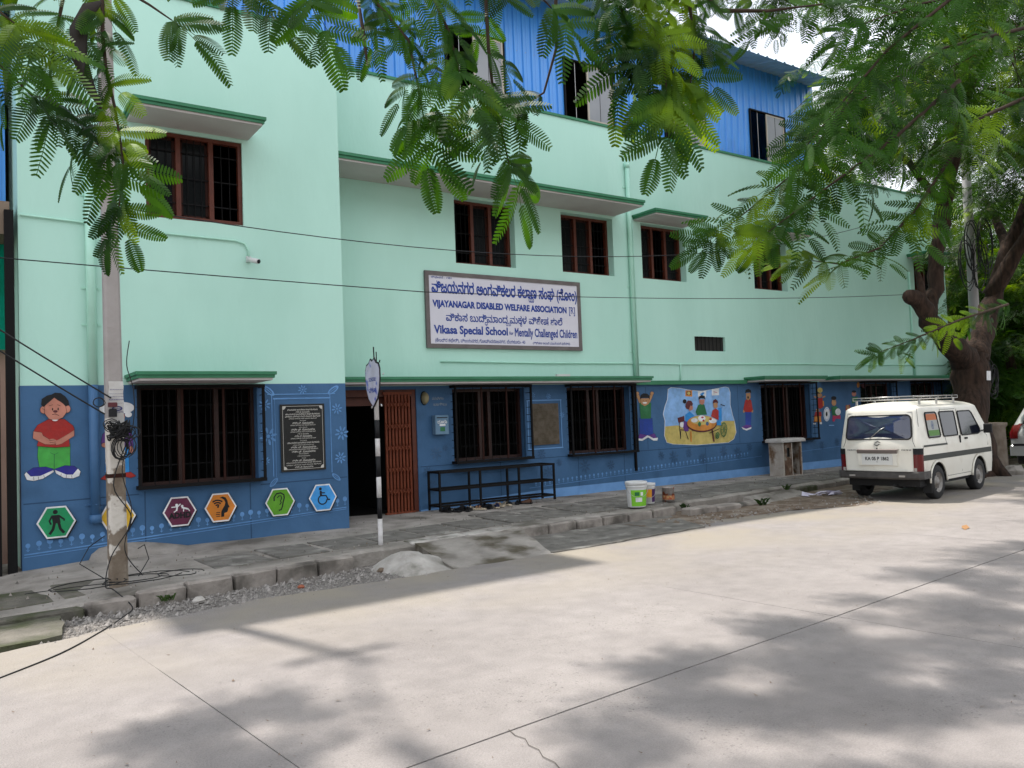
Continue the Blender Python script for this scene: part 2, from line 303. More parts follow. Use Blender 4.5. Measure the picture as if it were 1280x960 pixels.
pave = tag(empty('pavement'), 'cement pavement with dark weathered slabs along the blue wall', kind='structure')
X = [-8 + i * .25 for i in range(0, 201)]; vs = []; fs = []; T = [0, .02, .25, .5, .75, 1]
for x in X:
    yw = 13 if x < .7 or x > 23.3 else (YA + .02 if x < 4.75 else (YB + .3))
    for t in T: vs.append((x, lerp(yk(x) + (.10 if x < 9.8 else 0), yw, t), (zp(x) - (.03 if t == 0 else 0)) + .035 * t + .006 * math.sin(x * 5 + t * 7)))
    vs.append((x, yk(x) + (.10 if x < 9.8 else 0), -.1))
n = len(T) + 1
for i in range(len(X) - 1):
    for j in range(len(T) - 1): a = i * n + j; fs.append((a, a + n, a + n + 1, a + 1))
    a = i * n; fs.append((a + n - 1, a + 2 * n - 1, a + n, a))
b = MB(); b.add(vs, fs, PAVE); b.build('pavement_bed', pave)
def slabpiece(name, x0, x1, y0, y1, z, th, m, parent, tilt=0, rz=0, sl=.01, b_=.008, jit=.008):
    mb = MB(); cx, cy = (x0 + x1) / 2, (y0 + y1) / 2
    mb.bbox(x0 - cx, x1 - cx, y0 - cy, y1 - cy, -th, 0, m, b_)
    mb.v = [(a + random.uniform(-jit, jit), b2 + random.uniform(-jit, jit), c + random.uniform(-jit, jit) * .5) for a, b2, c in mb.v]
    o = mb.build(name, parent); o.location = (cx, cy, z); o.rotation_euler = (tilt, random.uniform(-sl, sl), rz); return o
x = .15
while x < 24:
    w_ = random.uniform(.60, .68) if x < 8.5 else random.uniform(.9, 1.3)
    y0 = yk(x + w_ / 2) + (.42 if x < 9.6 else .12); y1 = y0 + (.80 if x < 9.6 else .95)
    if not (.9 < x < 1.75):
        slabpiece('paving_slab', x, x + w_, y0 + random.uniform(-.02, .02), y1, zp(x) + .024, .05, MOSS if x < .9 else SLAB, pave, tilt=.015, rz=.06)
        if x > 6.2 and x < 9.5: slabpiece('paving_slab', x + .05, x + w_ - .02, y1 + .05, y1 + .5, zp(x) + .03, .05, SLAB, pave, tilt=.01, rz=.04)
    x += w_ + (.07 if x < 8.5 else .03)
# kerb stones
def kerb(x0, x1, y0, h, m=KERB, dz=0, rz=None, tilt=0, d=.15):
    return slabpiece('kerb_stone', x0, x1, y0, y0 + d, zp((x0 + x1) / 2) + dz, h, m, pave, rz=math.atan(.11) if rz is None else rz, tilt=tilt, b_=.018, jit=.010)
x = 1.05
for w_ in (.42, .44, .46, .45, .47, .44):
    kerb(x, x + w_, yk(x + w_ / 2) - .04, .22, dz=random.uniform(-.01, .01)); x += w_ + .02
kerb(-.15, 1.02, yk(.4) - .03, .2, MOSS, dz=0); kerb(-1.6, -.17, yk(-.8) - .03, .2, MOSS)
x = 6.42
for w_ in (.47, .5, .5, .48, .52, .5):
    kerb(x, x + w_, yk(x + w_ / 2) - .05, .22, dz=random.uniform(-.008, .008)); x += w_ + .02
for (xc, yc, w_, rz, dz, tl) in ((9.85, 9.20, .6, .02, -.02, 0), (10.48, 9.22, .6, .03, -.04, .04), (11.1, 9.32, .55, .10, -.07, .15)): kerb(xc - w_ / 2, xc + w_ / 2, yc - .08, .2, dz=dz, rz=rz, tilt=tl, d=.22)
for (xc, yc, w_, rz, dz, tl) in ((11.55, 9.32, .42, .2, -.09, .3), (11.98, 9.44, .42, .16, -.08, .34), (12.42, 9.52, .42, .14, -.07, .33), (12.86, 9.60, .44, .12, -.07, .3), (11.9, 9.66, .8, .17, -.05, .2), (12.7, 9.74, .8, .17, -.045, .2)): kerb(xc - w_ / 2, xc + w_ / 2, yc - .12, .10, PAVE, dz=dz, rz=rz, tilt=tl, d=.24)
for (xc, yc, w_, m_) in ((13.55, 9.95, .7, MOSS), (14.35, 10.1, .75, KERB), (15.15, 10.2, .75, KERB), (16.0, 10.28, .8, KERB)): kerb(xc - w_ / 2, xc + w_ / 2, yc - .08, .22, m_, dz=-.02)
# apron slab, ramp and whitewashed mound
def quadslab(name, P, m, parent, th=.06, nx=10, ny=8, amp=.012, label=None):
    vs = []; fs = []
    for i in range(nx + 1):
        for j in range(ny + 1):
            s_, t = i / nx, j / ny; p = [lerp(lerp(P[0][k], P[1][k], s_), lerp(P[3][k], P[2][k], s_), t) for k in range(3)]
            e = .02 if i in (0, nx) or j in (0, ny) else 0
            vs.append((p[0] + random.uniform(-e, e), p[1] + random.uniform(-e, e), p[2] + random.uniform(-amp, amp) * .5))
    for i in range(nx):
        for j in range(ny): a = i * (ny + 1) + j; fs.append((a, a + ny + 1, a + ny + 2, a + 1))
    edge = [i * (ny + 1) for i in range(nx + 1)] + [nx * (ny + 1) + j for j in range(1, ny + 1)] + [i * (ny + 1) + ny for i in range(nx - 1, -1, -1)] + [j for j in range(ny - 1, 0, -1)]
    k = len(vs); vs += [(vs[e][0], vs[e][1], vs[e][2] - th) for e in edge]; L = len(edge)
    fs += [(edge[i], k + i, k + (i + 1) % L, edge[(i + 1) % L]) for i in range(L)]
    mb = MB(); mb.add(vs, fs, m, False); o = mb.build(name, parent)
    if label: o['label'] = label
    return o
quadslab('apron_slab', [(6.02, 8.03, .03), (8.75, 8.12, .045), (9.35, 9.36, .05), (6.5, 9.27, .04)], SLAB, verge)
quadslab('ramp_slab', [(4.62, 7.93, .01), (6.0, 8.0, .015), (6.42, 9.32, .175), (4.75, 9.2, .16)], RAMP, verge, th=.1, amp=.02)
for i in range(4): kerb(4.72 + i * .43, 5.12 + i * .43, 9.22 + i * .02, .12, WHITEC, dz=.012, rz=.05, d=.24)
b = MB(); n = 26; vs = [(4.28, 8.55, .20)]; fs = []
for k in range(1, 7):
    for i in range(n):
        a = i * 2 * math.pi / n; q = k / 6; rx = (.62 if math.cos(a) > 0 else .36); ry = (.55 if math.sin(a) > 0 else .66)
        vs.append((4.28 + rx * q * math.cos(a) * (1 + .10 * math.sin(3 * a + 1)), 8.55 + ry * q * math.sin(a) * (1 + .08 * math.sin(5 * a)), .21 * (1 - q ** 1.6) - .03 + random.uniform(-.022, .018)))
for i in range(n): fs.append((0, 1 + i, 1 + (i + 1) % n))
for k in range(5):
    for i in range(n): fs.append((1 + k * n + i, 1 + (k + 1) * n + i, 1 + (k + 1) * n + (i + 1) % n, 1 + k * n + (i + 1) % n))
b.add(vs, fs, WHITEC, True); tag(b.build('concrete_mound'), 'whitewashed concrete lump around the foot of the striped sign pole', 'concrete lump')
quadslab('mossy_slab', [(-.9, 7.35, .03), (.78, 7.74, .035), (.82, 8.42, .07), (-.9, 8.15, .06)], MOSS, verge, th=.09)
# cement hump against the blue wall by the pole
b = MB(); n = 14; prof = [(1.38, 0), (1.42, .09), (1.5, .15), (1.62, .17), (1.85, .17), (2.05, .14), (2.3, .08), (2.6, .0)]
vs = []
for x, h in prof: vs += [(x, YA + .05, zp(x) + .02 + h), (x, YA - .07, zp(x) + .02 + h * .9), (x + .02, YA - .45, zp(x) - .01)]
b.add(vs, [(3 * i + j, 3 * i + j + 3, 3 * i + j + 4, 3 * i + j + 1) for i in range(len(prof) - 1) for j in (0, 1)], PAVE, True); b.build('cement_fillet', pave)

# ------------------------------------------------------------------ the school building
bld = empty('school_building', 'mint green school with blue painted ground floor and blue steel top storey', 'building', (0, YB, 0))
bld.matrix_basis = Matrix.Identity(4)
ZS = 2.265                                  # where blue paint meets mint
def wall(name, Y, x0, x1, z0, z1, ops, parent, zs=ZS, thick=.24, lower=BLUE, upper=MINT):
    mb = MB(); xs = sorted({x0, x1, *[o[0] for o in ops], *[o[1] for o in ops]}); zz = sorted({z0, z1, zs, *[o[2] for o in ops], *[o[3] for o in ops]})
    for a, b in zip(xs, xs[1:]):
        for c, d in zip(zz, zz[1:]):
            mx_, mz = (a + b) / 2, (c + d) / 2
            if any(o[0] < mx_ < o[1] and o[2] < mz < o[3] for o in ops): continue
            mb.add([(a, Y, c), (b, Y, c), (b, Y, d), (a, Y, d)], [(0, 1, 2, 3)], lower if mz < zs else upper)
            mb.add([(a, Y + thick, c), (b, Y + thick, c), (b, Y + thick, d), (a, Y + thick, d)], [(3, 2, 1, 0)], DARKROOM)
    for (a, b, c, d) in ops:
        m_ = lower if (c + d) / 2 < zs else upper
        mb.add([(a, Y, c), (a, Y + thick, c), (a, Y + thick, d), (a, Y, d)], [(0, 3, 2, 1)], m_); mb.add([(b, Y, c), (b, Y + thick, c), (b, Y + thick, d), (b, Y, d)], [(0, 1, 2, 3)], m_)
        mb.add([(a, Y, c), (b, Y, c), (b, Y + thick, c), (a, Y + thick, c)], [(0, 1, 2, 3)], m_); mb.add([(a, Y, d), (b, Y, d), (b, Y + thick, d), (a, Y + thick, d)], [(3, 2, 1, 0)], m_)
    for (a, b, m_) in ((z0, zs, lower), (zs, z1, upper)):
        mb.add([(x0, Y, a), (x0, Y + thick, a), (x0, Y + thick, b), (x0, Y, b)], [(0, 3, 2, 1)][::-1], m_); mb.add([(x1, Y, a), (x1, Y + thick, a), (x1, Y + thick, b), (x1, Y, b)], [(0, 1, 2, 3)], m_)
    mb.add([(x0, Y, z1), (x1, Y, z1), (x1, Y + thick, z1), (x0, Y + thick, z1)], [(0, 1, 2, 3)], upper)
    return mb.build(name, parent)
ZT = 7.36
opsB = [(7.24, 8.50, 4.38, 5.53), (9.57, 10.86, 4.39, 5.53), (11.62, 12.88, 4.40, 5.53), (15.06, 16.24, 4.39, 5.53), (21.7, 22.9, 4.4, 5.55), (13.03, 13.98, 2.95, 3.26),
        (4.80, 6.38, .0, 2.21), (7.07, 8.57, .97, 2.21), (9.54, 11.10, .96, 2.21), (15.08, 16.86, .93, 2.21), (18.9, 20.3, .95, 2.21), (21.2, 22.5, .95, 2.21)]
opsA = [(2.11, 3.34, 4.42, 5.56), (1.98, 3.46, .98, 2.26)]
wall('wall', YB, 4.60, 23.3, -.2, ZT, opsB, bld)
wall('wall', YA, .70, 4.74, -.2, ZT, opsA, bld)
# block side walls, parapet copings, dark rooms behind
for bx in ((.70, .94, YA + .24, 16, -.2, ZT, MINT), (4.50, 4.74, YA + .24, YB - .002, -.2, ZS, BLUE), (4.50, 4.74, YA + .24, YB - .002, ZS, ZT, MINT), (23.06, 23.3, YB + .24, 17, -.2, ZT, MINT)): b = MB(); b.box(*bx); b.build('side_wall', bld)
b = MB(); b.box(.94, 23.06, 16, 16.2, -.2, 11.2, DARKROOM); b.box(.94, 23.06, YB + .24, 16, 3.3, 3.45, DARKROOM); b.box(.94, 4.50, YA + .24, YB + .24, 3.3, 3.45, DARKROOM)
b.box(.70, 23.3, YB + .25, 16.2, 7.16, 7.28, DARKROOM); b.box(.70, 4.74, YA + .24, YB + .25, 7.16, 7.28, DARKROOM); b.box(6.55, 6.65, YB + .24, 16, -.2, 3.3, DARKROOM); b.box(.94, 23.06, YA + .3, 16, .02, .1, DARKROOM); b.build('inner_rooms', bld)
b = MB(); b.box(.68, 4.77, YA - .03, YA + .26, ZT, ZT + .045, LEDGE); b.build('coping', bld)
b = MB(); b.box(4.77, 23.32, YB - .03, YB + .10, ZT, ZT + .045, LEDGE); b.build('coping', bld)
# plaster grooves
def groove(pts, Y, m=BLUEG, w_=.007):
    mb = MB()
    for (x0, z0, x1, z1) in pts:
        if abs(x1 - x0) > abs(z1 - z0): mb.add([(x0, Y - .0015, z0 - w_), (x1, Y - .0015, z1 - w_), (x1, Y - .0015, z1 + w_), (x0, Y - .0015, z0 + w_)], [(0, 1, 2, 3)], m)
        else: mb.add([(x0 - w_, Y - .0015, z0), (x0 + w_, Y - .0015, z0), (x1 + w_, Y - .0015, z1), (x1 - w_, Y - .0015, z1)], [(0, 1, 2, 3)], m)
    o = mb.build('plaster_groove', bld); o['kind'] = 'stuff'
groove([(.72, .885, 1.96, .90), (3.48, .905, 4.73, .92), (2.03, .18, 2.03, .93), (3.34, .2, 3.34, .94)], YA)
groove([(6.42, .93, 7.05, .93), (8.62, .93, 9.5, .93), (11.15, .93, 15.0, .93), (8.0, .3, 8.0, .92), (9.75, .3, 9.75, .9), (10.9, .3, 10.9, .9), (11.55, .95, 11.55, 2.2), (14.3, .95, 14.3, 2.2), (13.2, .3, 13.2, .9)], YB)
b = MB(); b.add([(6.40, YB - .004, .15), (23.3, YB - .004, .15), (23.3, YB - .004, .40), (9.0, YB - .004, .36), (7.5, YB - .004, .31), (6.40, YB - .004, .22)], [(0, 1, 2, 3, 4, 5)], SKIRT); b.build('painted_skirting', bld)
# ledges (sunshades)
def ledge(x0, x1, Yw, d, z, h=.11, name='sunshade'):
    mb = MB(); yf = Yw - d
    mb.box(x0, x1, yf, Yw - .001, z + .03, z + h * .62, LEDGE); mb.box(x0 + .022, x1 - .022, yf + .022, Yw - .002, z + .001, z + .03, SOFF)
    mb.box(x0 - .02, x1 + .02, yf - .02, Yw - .0015, z + h * .62 + .001, z + h, LEDGE)
    mb.add([(x0 + .025, yf + .025, z - .0), (x1 - .025, yf + .025, z), (x1 - .025, Yw - .002, z), (x0 + .025, Yw - .002, z)], [(3, 2, 1, 0)], SOFF)
    o = mb.build(name, bld); return o
ledge(4.62, 10.93, YB, .84, 5.585, .12)
ledge(1.88, 3.45, YA, .65, 5.61)
ledge(11.41, 12.86, YB, .66, 5.55); ledge(14.85, 16.35, YB, .66, 5.56); ledge(21.4, 23.2, YB, .66, 5.58)
ledge(1.84, 3.47, YA, .74, 2.275); ledge(4.76, 11.20, YB, .57, 2.272)
ledge(14.55, 16.75, YB, .55, 2.272); ledge(17.2, 23.3, YB, .6, 2.268)
b = MB(); b.box(11.22, 14.53, YB - .09, YB - .001, 2.24, 2.32, LEDGE); b.build('sunshade', bld)
# windows
def window(x0, x1, z0, z1, Y, mull, fm=WOOD, hbars=0, open_=None, bars=True):
    f = MB(); fw = .05; yd = Y - .03
    f.box(x0, x1, yd, Y + .05, z1 - fw, z1, fm); f.box(x0, x1, yd, Y + .05, z0, z0 + fw, fm)
    f.box(x0, x0 + fw, yd + .001, Y + .049, z0 + fw, z1 - fw, fm); f.box(x1 - fw, x1, yd + .001, Y + .049, z0 + fw, z1 - fw, fm)
    w_ = f.build('window', bld)
    xs = [x0 + fw] + [lerp(x0, x1, t) for t in mull] + [x1 - fw]
    for t in mull:
        mm = MB(); xm = lerp(x0, x1, t); mm.box(xm - .03, xm + .03, yd + .002, Y + .048, z0 + fw, z1 - fw, fm); mm.build('mullion', w_)
    for i, (a, c) in enumerate(zip(xs, xs[1:])):
        a2, c2 = a + (.031 if i else .001), c - (.031 if i < len(xs) - 2 else .001)
        if bars:
            g = MB(); nb = max(2, int((c2 - a2) / .085))
            for k in range(1, nb): xx = lerp(a2, c2, k / nb); g.tube([(xx, Y + .0, z0 + fw), (xx, Y + .0, z1 - fw)], .006, BAR, 4, False)
            for q in (.2, .5, .8): zz = lerp(z0, z1, q); g.box(a2, c2, Y + .004, Y + .010, zz - .008, zz + .008, BAR)
            g.build('window_bars', w_)['kind'] = 'stuff'
        if open_ is None or i not in open_:
            s_ = MB(); sw = .035; yy = Y + .028
            s_.box(a2, c2, yy, yy + .018, z0 + fw, z0 + fw + sw, BARR); s_.box(a2, c2, yy, yy + .018, z1 - fw - sw, z1 - fw, BARR); s_.box(a2, a2 + sw, yy, yy + .017, z0 + fw, z1 - fw, BARR); s_.box(c2 - sw, c2, yy, yy + .017, z0 + fw, z1 - fw, BARR)
            s_.build('sash', w_)
            p = MB(); p.add([(a2 + sw, yy + .01, z0 + fw), (c2 - sw, yy + .01, z0 + fw), (c2 - sw, yy + .01, z1 - fw), (a2 + sw, yy + .01, z1 - fw)], [(0, 1, 2, 3)], GLASS); p.build('pane', w_)
    return w_
window(2.111, 3.339, 4.421, 5.559, YA + .06, (.33, .67), open_=(2,))
for o_, k in zip(opsB[:5], range(5)): window(o_[0] + .001, o_[1] - .001, o_[2] + .001, o_[3] - .001, YB + .19, (.36, .66), open_=((0,), (2,), (1,), (2,), (0,))[k])
window(1.981, 3.459, .981, 2.259, YA + .17, (.35, .66), fm=WOOD_SHADE, open_=(0, 1, 2))
for o_, mu in ((opsB[7], (.42, .55)), (opsB[8], (.40, .55)), (opsB[9], (.36, .62)), (opsB[10], (.5,)), (opsB[11], (.5,))): window(o_[0] + .001, o_[1] - .001, o_[2] + .001, o_[3] - .001, YB + .17, mu, fm=WOOD_SHADE, open_=(0, 1, 2))
# box grilles projecting in front of the ground-floor windows
def grille(x0, x1, z0, z1, Yw, d, nb=9, legs=False, diag=False):
    mb = MB(); yf = Yw - d; t = .022
    for z in (z0, z1 - .02):
        mb.box(x0 - .02, x1 + .02, yf - .01, yf + t, z - .01, z + .035, BAR); mb.box(x0 - .02, x0 + t, yf + t, Yw - .002, z - .01, z + .034, BAR); mb.box(x1 - t, x1 + .02, yf + t, Yw - .002, z - .01, z + .034, BAR)
    for x in (x0, x1): mb.box(x - .018, x + .018, yf, yf + t, z0 + .03, z1 - .03, BAR)
    for q in (.33, .66):
        x = lerp(x0, x1, q); mb.box(x - .014, x + .014, yf, yf + t - .002, z0 + .03, z1 - .03, BARR)
    o = mb.build('window_grille', bld)
    g = MB()
    for k in range(1, nb): x = lerp(x0, x1, k / nb); g.tube([(x, yf + .01, z0), (x, yf + .01, z1)], .005, BAR, 4, False)
    for k in range(1, 10): z = lerp(z0, z1, k / 10); g.tube([(x1, yf + .01, z), (x1, Yw - .002, z)], .005, BAR, 4, False); g.tube([(x0, yf + .01, z), (x0, Yw - .002, z)], .005, BAR, 4, False)
    g.build('grille_rods', o)['kind'] = 'stuff'
    pl = MB(); pl.box(x0, x1, yf + .03, Yw - .002, z0 - .008, z0 + .0, BAR); pl.build('grille_tray', o)
    return o
grille(1.95, 3.50, .97, 2.24, YA, .16); grille(7.04, 8.60, .95, 2.25, YB, .17); grille(9.52, 11.13, .93, 2.25, YB, .17); grille(15.05, 16.9, .92, 2.25, YB, .17, 12); grille(18.9, 20.3, .95, 2.25, YB, .15); grille(21.2, 22.5, .95, 2.25, YB, .15)
b = MB(); b.box(13.03, 13.98, YB + .06, YB + .07, 2.95, 3.26, DARKROOM)
for k in range(1, 8): x = lerp(13.03, 13.98, k / 8); b.tube([(x, YB + .03, 2.95), (x, YB + .03, 3.26)], .008, BAR, 5, False)
b.build('ventilator', bld)
# entrance: dark opening, steps of frame and folded collapsible gate
b = MB(); b.box(4.80, 6.38, YB + .02, YB + .07, 2.10, 2.209, WOOD); b.box(6.30, 6.379, YB + .02, YB + .07, .19, 2.10, WOOD); b.box(4.80, 6.30, YB + .18, YB + .22, 1.96, 2.10, WOOD); b.build('door_frame', bld)
gt = MB(); gt.box(5.78, 6.30, YB - .01, YB + .05, 2.13, 2.17, GATE); gate = gt.build('collapsible_gate', bld)
gt = MB(); gt.box(5.78, 6.30, YB - .01, YB + .05, .20, .225, GATE); gt.build('gate_rail', gate)
for k in range(8):
    x = 5.81 + k * .06; s_ = MB(); s_.box(x, x + .014, YB - .005, YB + .035, .225, 2.13, GATE); s_.box(x + .022, x + .034, YB + .002, YB + .03, .225, 2.13, GATE); s_.build('gate_picket', gate)
s_ = MB()
for z in (.5, .85, 1.2, 1.55, 1.9):
    for k in range(7):
        x = 5.817 + k * .06; s_.tube([(x, YB - .012, z), (x + .07, YB - .012, z + .12)], .007, GATE, 4, False); s_.tube([(x, YB - .018, z + .12), (x + .07, YB - .018, z)], .007, GATE, 4, False)
s_.build('gate_lattice', gate)['kind'] = 'stuff'
# pipes
def pipe(pts, r, m, clamps=(), Y=0, name='drain_pipe'):
    mb = MB(); mb.tube(pts, r, m, 12); o = mb.build(name, bld)
    for (x, z) in clamps:
        c = MB(); c.box(x - r - .05, x + r + .05, Y - .012, Y - .001, z - .012, z + .012, m); c.tube([(x - r - .006, Y - r * .9, z), (x, Y - 2 * r - .004, z), (x + r + .006, Y - r * .9, z)], .01, m, 5); c.build('pipe_clamp', o)
    return o
pipe([(1.46, YA - .06, ZS), (1.45, YA - .06, 5.2)], .055, MINTP, ((1.46, 3.0), (1.46, 3.45), (1.46, 4.6)), YA)
pipe([(1.465, YA - .06, .62), (1.46, YA - .06, ZS)], .055, BLUEP, ((1.465, .82),), YA)
b = MB(); b.tube([(1.465, YA - .06, .60), (1.465, YA - .06, .70)], .068, BLUEP, 12); b.build('pipe_socket', bld)
pipe([(11.27, YB - .05, 2.36), (11.27, YB - .05, 5.46), (11.27, YB - .05, 6.62)], .045, MINTP, ((11.27, 2.9), (11.27, 4.2), (11.27, 6.2)), YB)
b = MB(); b.tube([(11.27, YB - .05, 6.60), (11.27, YB - .05, 6.70)], .058, MINTP, 12); b.build('pipe_socket', bld)
pipe([(11.36, YB - .03, 2.36), (11.36, YB - .03, 4.5), (11.36, YB - .03, 5.5)], .012, MINTP, name='conduit')
pipe([(6.86, YB - .02, 2.675), (9, YB - .02, 2.66), (11.2, YB - .02, 2.67), (12.5, YB - .02, 2.66), (16.6, YB - .02, 2.69), (18.4, YB - .02, 2.68), (23, YB - .02, 2.69)], .014, MINTP, name='conduit')
pipe([(12.56, YB - .02, 2.66), (12.54, YB - .02, 2.33)], .014, MINTP, name='conduit'); pipe([(21.4, YB - .03, 2.33), (21.4, YB - .03, 5.2)], .03, MINTP, name='conduit')
pipe([(.72, YA - .02, 4.28), (1.3, YA - .02, 4.26), (2.0, YA - .02, 4.215), (3.22, YA - .02, 4.20), (3.34, YA - .02, 4.17), (3.39, YA - .02, 4.08), (3.39, YA - .02, 3.97)], .013, MINTP, name='conduit')
b = MB(); b.box(8.95, 9.25, YB - .5, YB - .44, 2.385, 2.425, flat('white_plastic', (.6, .6, .58))); b.build('junction_box', bld)
b = MB(); b.box(11.16, 11.20, YB - .05, YB - .01, .55, 2.24, BAR); b.build('downpipe_black', bld)
# blue steel top storey
def clad_panel(x0, x1, z0, z1, Y, parent, n=5, z1b=None):
    pts = []; w_ = (x1 - x0) / n
    for k in range(n):
        a = x0 + k * w_; pts += [(a, 0), (a + w_ * .12, 0), (a + w_ * .20, .030), (a + w_ * .34, .030), (a + w_ * .42, 0), (a + w_ * .64, 0), (a + w_ * .67, .006), (a + w_ * .73, .006), (a + w_ * .76, 0)]
    pts.append((x1, 0)); mb = MB(); vs = []
    for zq in (z0 + .12, (z0 + z1) / 2, z1 - .15):
        for k in range(n): xq = x0 + k * w_ + w_ * .55; mb.add([(xq - .007, Y - .004, zq - .007), (xq + .007, Y - .004, zq - .007), (xq + .007, Y - .004, zq + .007), (xq - .007, Y - .004, zq + .007)], [(0, 1, 2, 3)], GREYP)
    for (x, d) in pts: vs += [(x, Y - d, z0), (x, Y - d, z1 if z1b is None else lerp(z1, z1b, (x - x0) / (x1 - x0)))]
    mb.add(vs, [(2 * i, 2 * i + 2, 2 * i + 3, 2 * i + 1) for i in range(len(pts) - 1)], CLAD); return mb.build('cladding_panel', parent)
YC = YB + .14; ZU = 9.62
wins = [(7.24, 8.50), (9.88, 11.14), (12.57, 13.83), (15.33, 16.6)]
x = 4.8; segs = []
edges = sorted([4.8, 17.75] + [e for w2 in wins for e in w2])
for a, c in zip(edges, edges[1:]):
    isw = any(abs(a - w2[0]) < .01 for w2 in wins); n = max(1, round((c - a) / 1.05)) if not isw else 1
    for k in range(n):
        p, q = lerp(a, c, k / n), lerp(a, c, (k + 1) / n); nr = max(2, round((q - p) / .21))
        if isw: clad_panel(p, q, 8.62, ZU, YC, bld, nr)
        else: clad_panel(p, q, ZT + .05, ZU, YC, bld, nr)
b = MB(); b.box(4.8, 17.75, YC - .05, YC + .02, ZT + .046, ZT + .085, CLAD); b.build('cladding_sill', bld)
for (a, c) in wins:
    f = MB(); z0, z1 = 7.45, 8.62
    f.box(a, c, YC - .045, YC + .02, z1 - .03, z1, BAR); f.box(a, c, YC - .045, YC + .02, z0 - .02, z0 + .01, BAR); f.box(a, a + .03, YC - .044, YC + .019, z0 + .01, z1 - .03, BAR); f.box(c - .03, c, YC - .044, YC + .019, z0 + .01, z1 - .03, BAR)
    w_ = f.build('sliding_window', bld)
    xm = lerp(a, c, .46); g = MB(); xm2 = c - .032
    g.box(xm, xm2, YC - .03, YC - .01, z0 + .012, z0 + .05, ALU); g.box(xm, xm2, YC - .03, YC - .01, z1 - .07, z1 - .031, ALU); g.box(xm, xm + .04, YC - .031, YC - .009, z0 + .05, z1 - .07, ALU); g.box(xm2 - .04, xm2, YC - .031, YC - .009, z0 + .05, z1 - .07, ALU); g.build('sliding_frame', w_)
    p = MB(); p.box(xm + .04, xm2 - .04, YC - .022, YC - .016, z0 + .05, z1 - .07, GREYP); p.box(lerp(xm, xm2, .5) - .004, lerp(xm, xm2, .5) + .004, YC - .026, YC - .022, z0 + .05, z1 - .07, BAR); p.build('sliding_panel', w_)
    k = MB(); k.tube([(lerp(a, xm, .52), YC, z0 + .01), (lerp(a, xm, .52), YC, z1 - .03)], .008, CHR, 4, False); k.build('window_rod', w_)
# roof sheet with ribs and its steel rafters
def roofsheet(x0, x1, y0, z0, y1, z1, parent, rib=.3):
    n = int((x1 - x0) / rib)
    for k in range(0, n, 4):
        pts = []; vs = []; kk = min(4, n - k)
        for i in range(kk):
            a = x0 + (k + i) * rib; pts += [(a, 0), (a + .10, 0), (a + .13, .03), (a + .17, .03), (a + .20, 0)]
        pts.append((x0 + (k + kk) * rib, 0))
        for (x, d) in pts: vs += [(x, y0, z0 + d), (x, y1, z1 + d)]
        mb = MB(); mb.add(vs, [(2 * i, 2 * i + 2, 2 * i + 3, 2 * i + 1) for i in range(len(pts) - 1)], ROOFS); mb.build('roof_sheet', parent)
roofsheet(4.9, 17.9, YB - .75, 9.40, 16.3, 10.6, bld)
b = MB()
for x in (6.0, 8.9, 11.9, 14.8, 17.6): b.tube([(x, YB + .3, 9.50), (x, 16.1, 10.48)], .04, GREYP, 6); b.tube([(x, YB + .3, 7.3), (x, YB + .3, 9.5)], .04, GREYP, 6)
for y in (13, 14, 15): b.tube([(4.9, y, lerp(9.40, 10.6, (y - 11.35) / 4.95) - .06), (17.9, y, lerp(9.40, 10.6, (y - 11.35) / 4.95) - .06)], .03, GREYP, 5)
b.build('roof_truss', bld)
for bx in ((17.75, 17.8, YC, 16.2, ZT, 9.7, CLAD), (4.74, 4.78, YC, 16.2, 7.3, 11.2, CLAD)): b = MB(); b.box(*bx); b.build('cladding_end', bld)
# taller steel storey over the front block
x = .70
for k in range(4): clad_panel(.70 + k * 1.01, .70 + (k + 1) * 1.01, ZT + .05, 11.3, YA + .5, bld, 5)
for bx in ((.66, .70, YA + .5, 16.2, ZT, 11.3, CLAD), (4.741, 4.781, YA + .5, YC - .002, ZT, 11.3, CLAD)): b = MB(); b.box(*bx); b.build('cladding_end', bld)
roofsheet(.4, 5.0, YA - .1, 11.35, 16.3, 12.3, bld)

# ---------------------------------------------------------------- paint on the walls (flat print)
def painted(name, label, corners, rect, shapes, parent=bld, base=.0022):
    """corners: world TL, TR, BR, BL of a drawing rectangle rect=(w,h); shapes: (material, [(u,v)...]) in drawing units, painter's order"""
    tl, tr, br, bl = [Vector(c) for c in corners]; mb = MB(); W_, H_ = rect
    for i, (m_, pts) in enumerate(shapes):
        out_ = []
        for (u, v) in pts:
            a, c = u / W_, v / H_; p = tl.lerp(tr, a).lerp(bl.lerp(br, a), c); out_.append((p.x, p.y - base - .0005 * i, p.z))
        mb.add(out_, [tuple(range(len(out_)))], m_)
    o = mb.build(name, parent)
    if label: o['label'] = label
    return o
def ell(cx, cy, rx, ry, n=18, a0=0, a1=360, rot=0):
    o = []
    for i in range(n + (0 if a1 - a0 >= 360 else 1)):
        t = R(a0 + (a1 - a0) * i / n); x, y = rx * math.cos(t), ry * math.sin(t); c, s_ = math.cos(R(rot)), math.sin(R(rot)); o.append((cx + x * c - y * s_, cy + x * s_ + y * c))
    return o
def line(pts, w_):
    o = []; q = []
    for i, p in enumerate(pts):
        a = Vector(pts[max(i - 1, 0)]); c = Vector(pts[min(i + 1, len(pts) - 1)]); d = (c - a).normalized(); n_ = Vector((-d.y, d.x)) * w_ / 2
        o.append((p[0] + n_.x, p[1] + n_.y)); q.append((p[0] - n_.x, p[1] - n_.y))
    return o + q[::-1]
